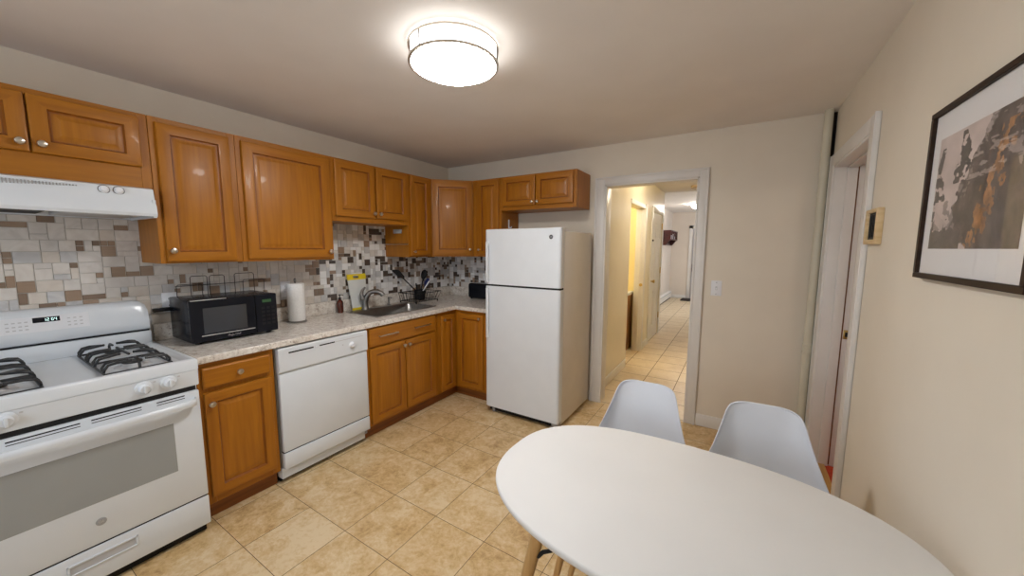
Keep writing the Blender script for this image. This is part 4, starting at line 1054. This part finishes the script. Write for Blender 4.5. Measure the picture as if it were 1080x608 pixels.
def chair(label, loc, rz):
    t = thing('dining_chair', label, 'chair', (0, 0, 0), 'white shell chairs at the table')
    # profile of the shell's centre line (y, z) and half width, from the front lip to the top edge
    S = [(-.232, .418, .150, 0, 0), (-.226, .434, .180, .004, 0), (-.205, .446, .202, .012, 0), (-.15, .447, .216, .026, 0), (-.06, .437, .224, .045, .0), (.03, .432, .228, .066, .0),
         (.10, .437, .230, .080, .012), (.155, .455, .229, .072, .035), (.192, .490, .222, .048, .055), (.212, .540, .208, .022, .066), (.226, .600, .190, .008, .064), (.240, .660, .170, 0, .056),
         (.254, .715, .153, 0, .046), (.266, .760, .140, 0, .036), (.274, .788, .131, 0, .028), (.279, .804, .118, 0, .021), (.282, .813, .092, 0, .013), (.2835, .8165, .045, 0, .005)]
    g = G(); b = g.b; nt = 16; V = []
    for (y, z, hw, up, fwd) in S:
        row = []
        for k in range(nt+1):
            q = -1+2*k/nt; e = abs(q)**2.6
            row.append(b.verts.new((hw*math.sin(q*math.pi/2*.93)/math.sin(math.pi/2*.93), y-fwd*e, z+up*e)))
        V.append(row)
    for i in range(len(S)-1):
        for k in range(nt): b.faces.new((V[i][k], V[i][k+1], V[i+1][k+1], V[i+1][k]))
    bmesh.ops.recalc_face_normals(b, faces=b.faces)
    o = obj('shell', g, chair_m, t, ang=180)
    m = o.modifiers.new('thickness', 'SOLIDIFY'); m.thickness = .007; m.offset = 0
    m = o.modifiers.new('smooth', 'SUBSURF'); m.levels = 1; m.render_levels = 2
    tops = {}
    for sx in (-1, 1):
        for sy in (-1, 1):
            top = Vector((sx*.135, .005+sy*.115, .425)); ft = Vector((sx*.205, .01+sy*.200, 0)); tops[(sx, sy)] = (top, ft)
            obj('leg', G().tube([ft, ft.lerp(top, .5), top], [.0105, .0140, .0155], 16), oakleg, t)
    for A, B in (((-1, -1), (1, -1)), ((-1, 1), (1, 1)), ((-1, -1), (-1, 1)), ((1, -1), (1, 1))):
        g = G()
        for u, v in ((A, B), (B, A)):
            p0 = tops[u][0].lerp(tops[u][1], .10); p1 = tops[v][0].lerp(tops[v][1], .52); g.tube([p0, p1], .004, 8)
        obj('strut', g, dark_m, t)
    g = G().tube([tops[(-1, -1)][0], tops[(1, -1)][0]], .006, 8).tube([tops[(-1, 1)][0], tops[(1, 1)][0]], .006, 8)
    obj('crossbar', g, dark_m, t)
    t.location = loc; t.rotation_euler = (0, 0, rz); return t
chair('white shell chair at the table, nearer the refrigerator', (2.578, -1.752, 0), R(0))
chair('white shell chair at the table, nearer the right doorway', (3.060, -1.757, 0), R(3))

# ================================================================ hallway things
def hall_lamp(x, y, z, r_, label, m):
    c = Vector((x, y, z)); t = thing('hall_lamp', label, 'ceiling lamp', c)
    obj('collar', G().lathe([(r_*.98, 0), (r_*1.02, -.02), (r_*.9, -.03)], c, n=32), nickel_m, t)
    obj('diffuser', G().lathe([(r_*.93, -.026), (r_*.93, -.045), (r_*.75, -.085), (r_*.4, -.11), (0, -.118)], c, n=32), m, t)
hall_lamp(2.02, 6.3, 2.50, .13, 'lit flush ceiling lamp far down the hallway', hfar_m)
hall_lamp(2.35, 1.55, H+.03, .13, 'added unseen fill lamp on the ceiling just inside the hallway', hlamp_m)  # out of view, added to brighten the near hall walls
hall_lamp(.95, 1.6, H+.03, .12, 'lit ceiling lamp in the yellow room off the hallway', blamp_m)
g = G().lathe([(.062, 0), (.064, -.010), (.060, -.030), (.045, -.038), (0, -.038)], (2.30, 2.95, H+.03), n=28)
o = base_at(obj('smoke_detector', g, noisy('aged_plastic', (.42, .30, .18), (.46, .34, .21), (1, 1, 1), 5, 2, .5)), (2.30, 2.95, H+.03))
tag(o, 'round tan smoke detector on the hallway ceiling', 'smoke detector')
def coat_shelf():
    x0, x1, y0, y1 = 1.2, 1.40, 6.95, 8.10
    t = thing('wall_shelf', 'dark red wooden wall shelf far down the hallway', 'shelf', (x0, (y0+y1)/2, 1.55))
    g = G().box(x0, x0+.02, y0, y1, 1.70, 1.93).box(x0, x1, y0, y1, 1.91, 1.935, .003).box(x0, x1, y0, y1, 1.69, 1.712, .003)
    for k in range(5): g.box(x0, x1-.004, y0+k*(y1-y0-.02)/4, y0+.02+k*(y1-y0-.02)/4, 1.70, 1.92, .002)
    obj('cubbies', g, mahog_m, t)
    g = G().prism([(x0, 1.55), (x0+.07, 1.55), (x0+.14, 1.64), (x1-.02, 1.692), (x0, 1.692)], lambda u, v, d: (u, d, v), y0+.005, y0+.03)
    g.prism([(x0, 1.55), (x0+.07, 1.55), (x0+.14, 1.64), (x1-.02, 1.692), (x0, 1.692)], lambda u, v, d: (u, d, v), y1-.03, y1-.005)
    g.box(x0, x0+.02, y0+.02, y1-.02, 1.55, 1.69)
    obj('bracket_board', g, mahog_m, t)
    for k in range(4): obj('hook', G().tube([(x0+.02, y0+.2+k*.25, 1.63), (x0+.06, y0+.2+k*.25, 1.62), (x0+.075, y0+.2+k*.25, 1.65)], .006, 8), dark_m, t)
    for k, (y, h) in enumerate(((7.1, .10), (7.38, .14), (7.66, .08))):
        o = obj('paper_stack', G().box(x0+.03, x1-.03, y, y+.13, 1.7125, 1.7125+h, .002), plast_m); base_at(o, (1.3, y+.065, 1.7125))
        tag(o, 'pale papers in a cubby of the dark red hallway shelf', 'papers', 'papers in the hallway shelf')
coat_shelf()
def heater():
    y0, y1 = 3.6, 8.36
    t = thing('baseboard_heater', 'white baseboard heater along the recessed hallway wall', 'heater', (1.2, 6, 0))
    g = G().prism([(1.2, .025), (1.262, .025), (1.268, .05), (1.268, .155), (1.250, .175), (1.25, .180), (1.2, .205)], lambda u, v, d: (u, d, v), y0, y1)
    obj('cover', g, trim_m, t, ang=20)
    obj('louvre', G().box(1.2505, 1.2695, y0+.02, y1-.02, .158, .170), gray_m, t)
    obj('toe_gap', G().box(1.205, 1.255, y0+.01, y1-.01, 0, .027), gap_m, t)
    for a in (y0-.03, y1-.01): obj('end_cap', G().box(1.2, 1.275, a, a+.04, 0, .21, .004), trim_m, t)
heater()
g = G().box(1.58, 2.55, 7.85, 8.36, .001, .022, .006)
tag(base_at(obj('door_mat', g, noisy('dark_mat_fibre', (.02, .014, .012), (.04, .03, .025), (1, 1, 1), 90, 3, .95, .4)), (2.07, 8.10, .001)), 'dark mat in front of the far entry door', 'door mat')
g = G().cyl((HX, 2.505, 1.585), (HX+.022, 2.505, 1.585), .016, n=16).lathe([(.012, 0), (.016, .01), (0, .016)], (HX+.022, 2.505, 1.585), (1, 0, 0), 16)
tag(base_at(obj('coat_hook', g, dark_m), (HX, 2.505, 1.585)), 'small dark hook on the casing of the closed hallway door', 'hook')

t = thing('vanity_cabinet', 'brown low cabinet glimpsed through the first opening in the hallway', 'cabinet', (1.4, 1.98, 0))
vb = noisy('brown_vanity', (.26, .12, .045), (.34, .17, .065), (10, 10, 1), 3, 4, .4)
obj('body', G().box(1.05, 1.62, 1.78, 2.19, 0, .80, .004), vb, t)
obj('top', G().box(1.04, 1.63, 1.765, 2.195, .80, .84, .008), plast_m, t)
for x_ in (1.07, 1.35): obj('door', G().box(x_, x_+.25, 1.762, 1.78, .12, .74, .006), vb, t)
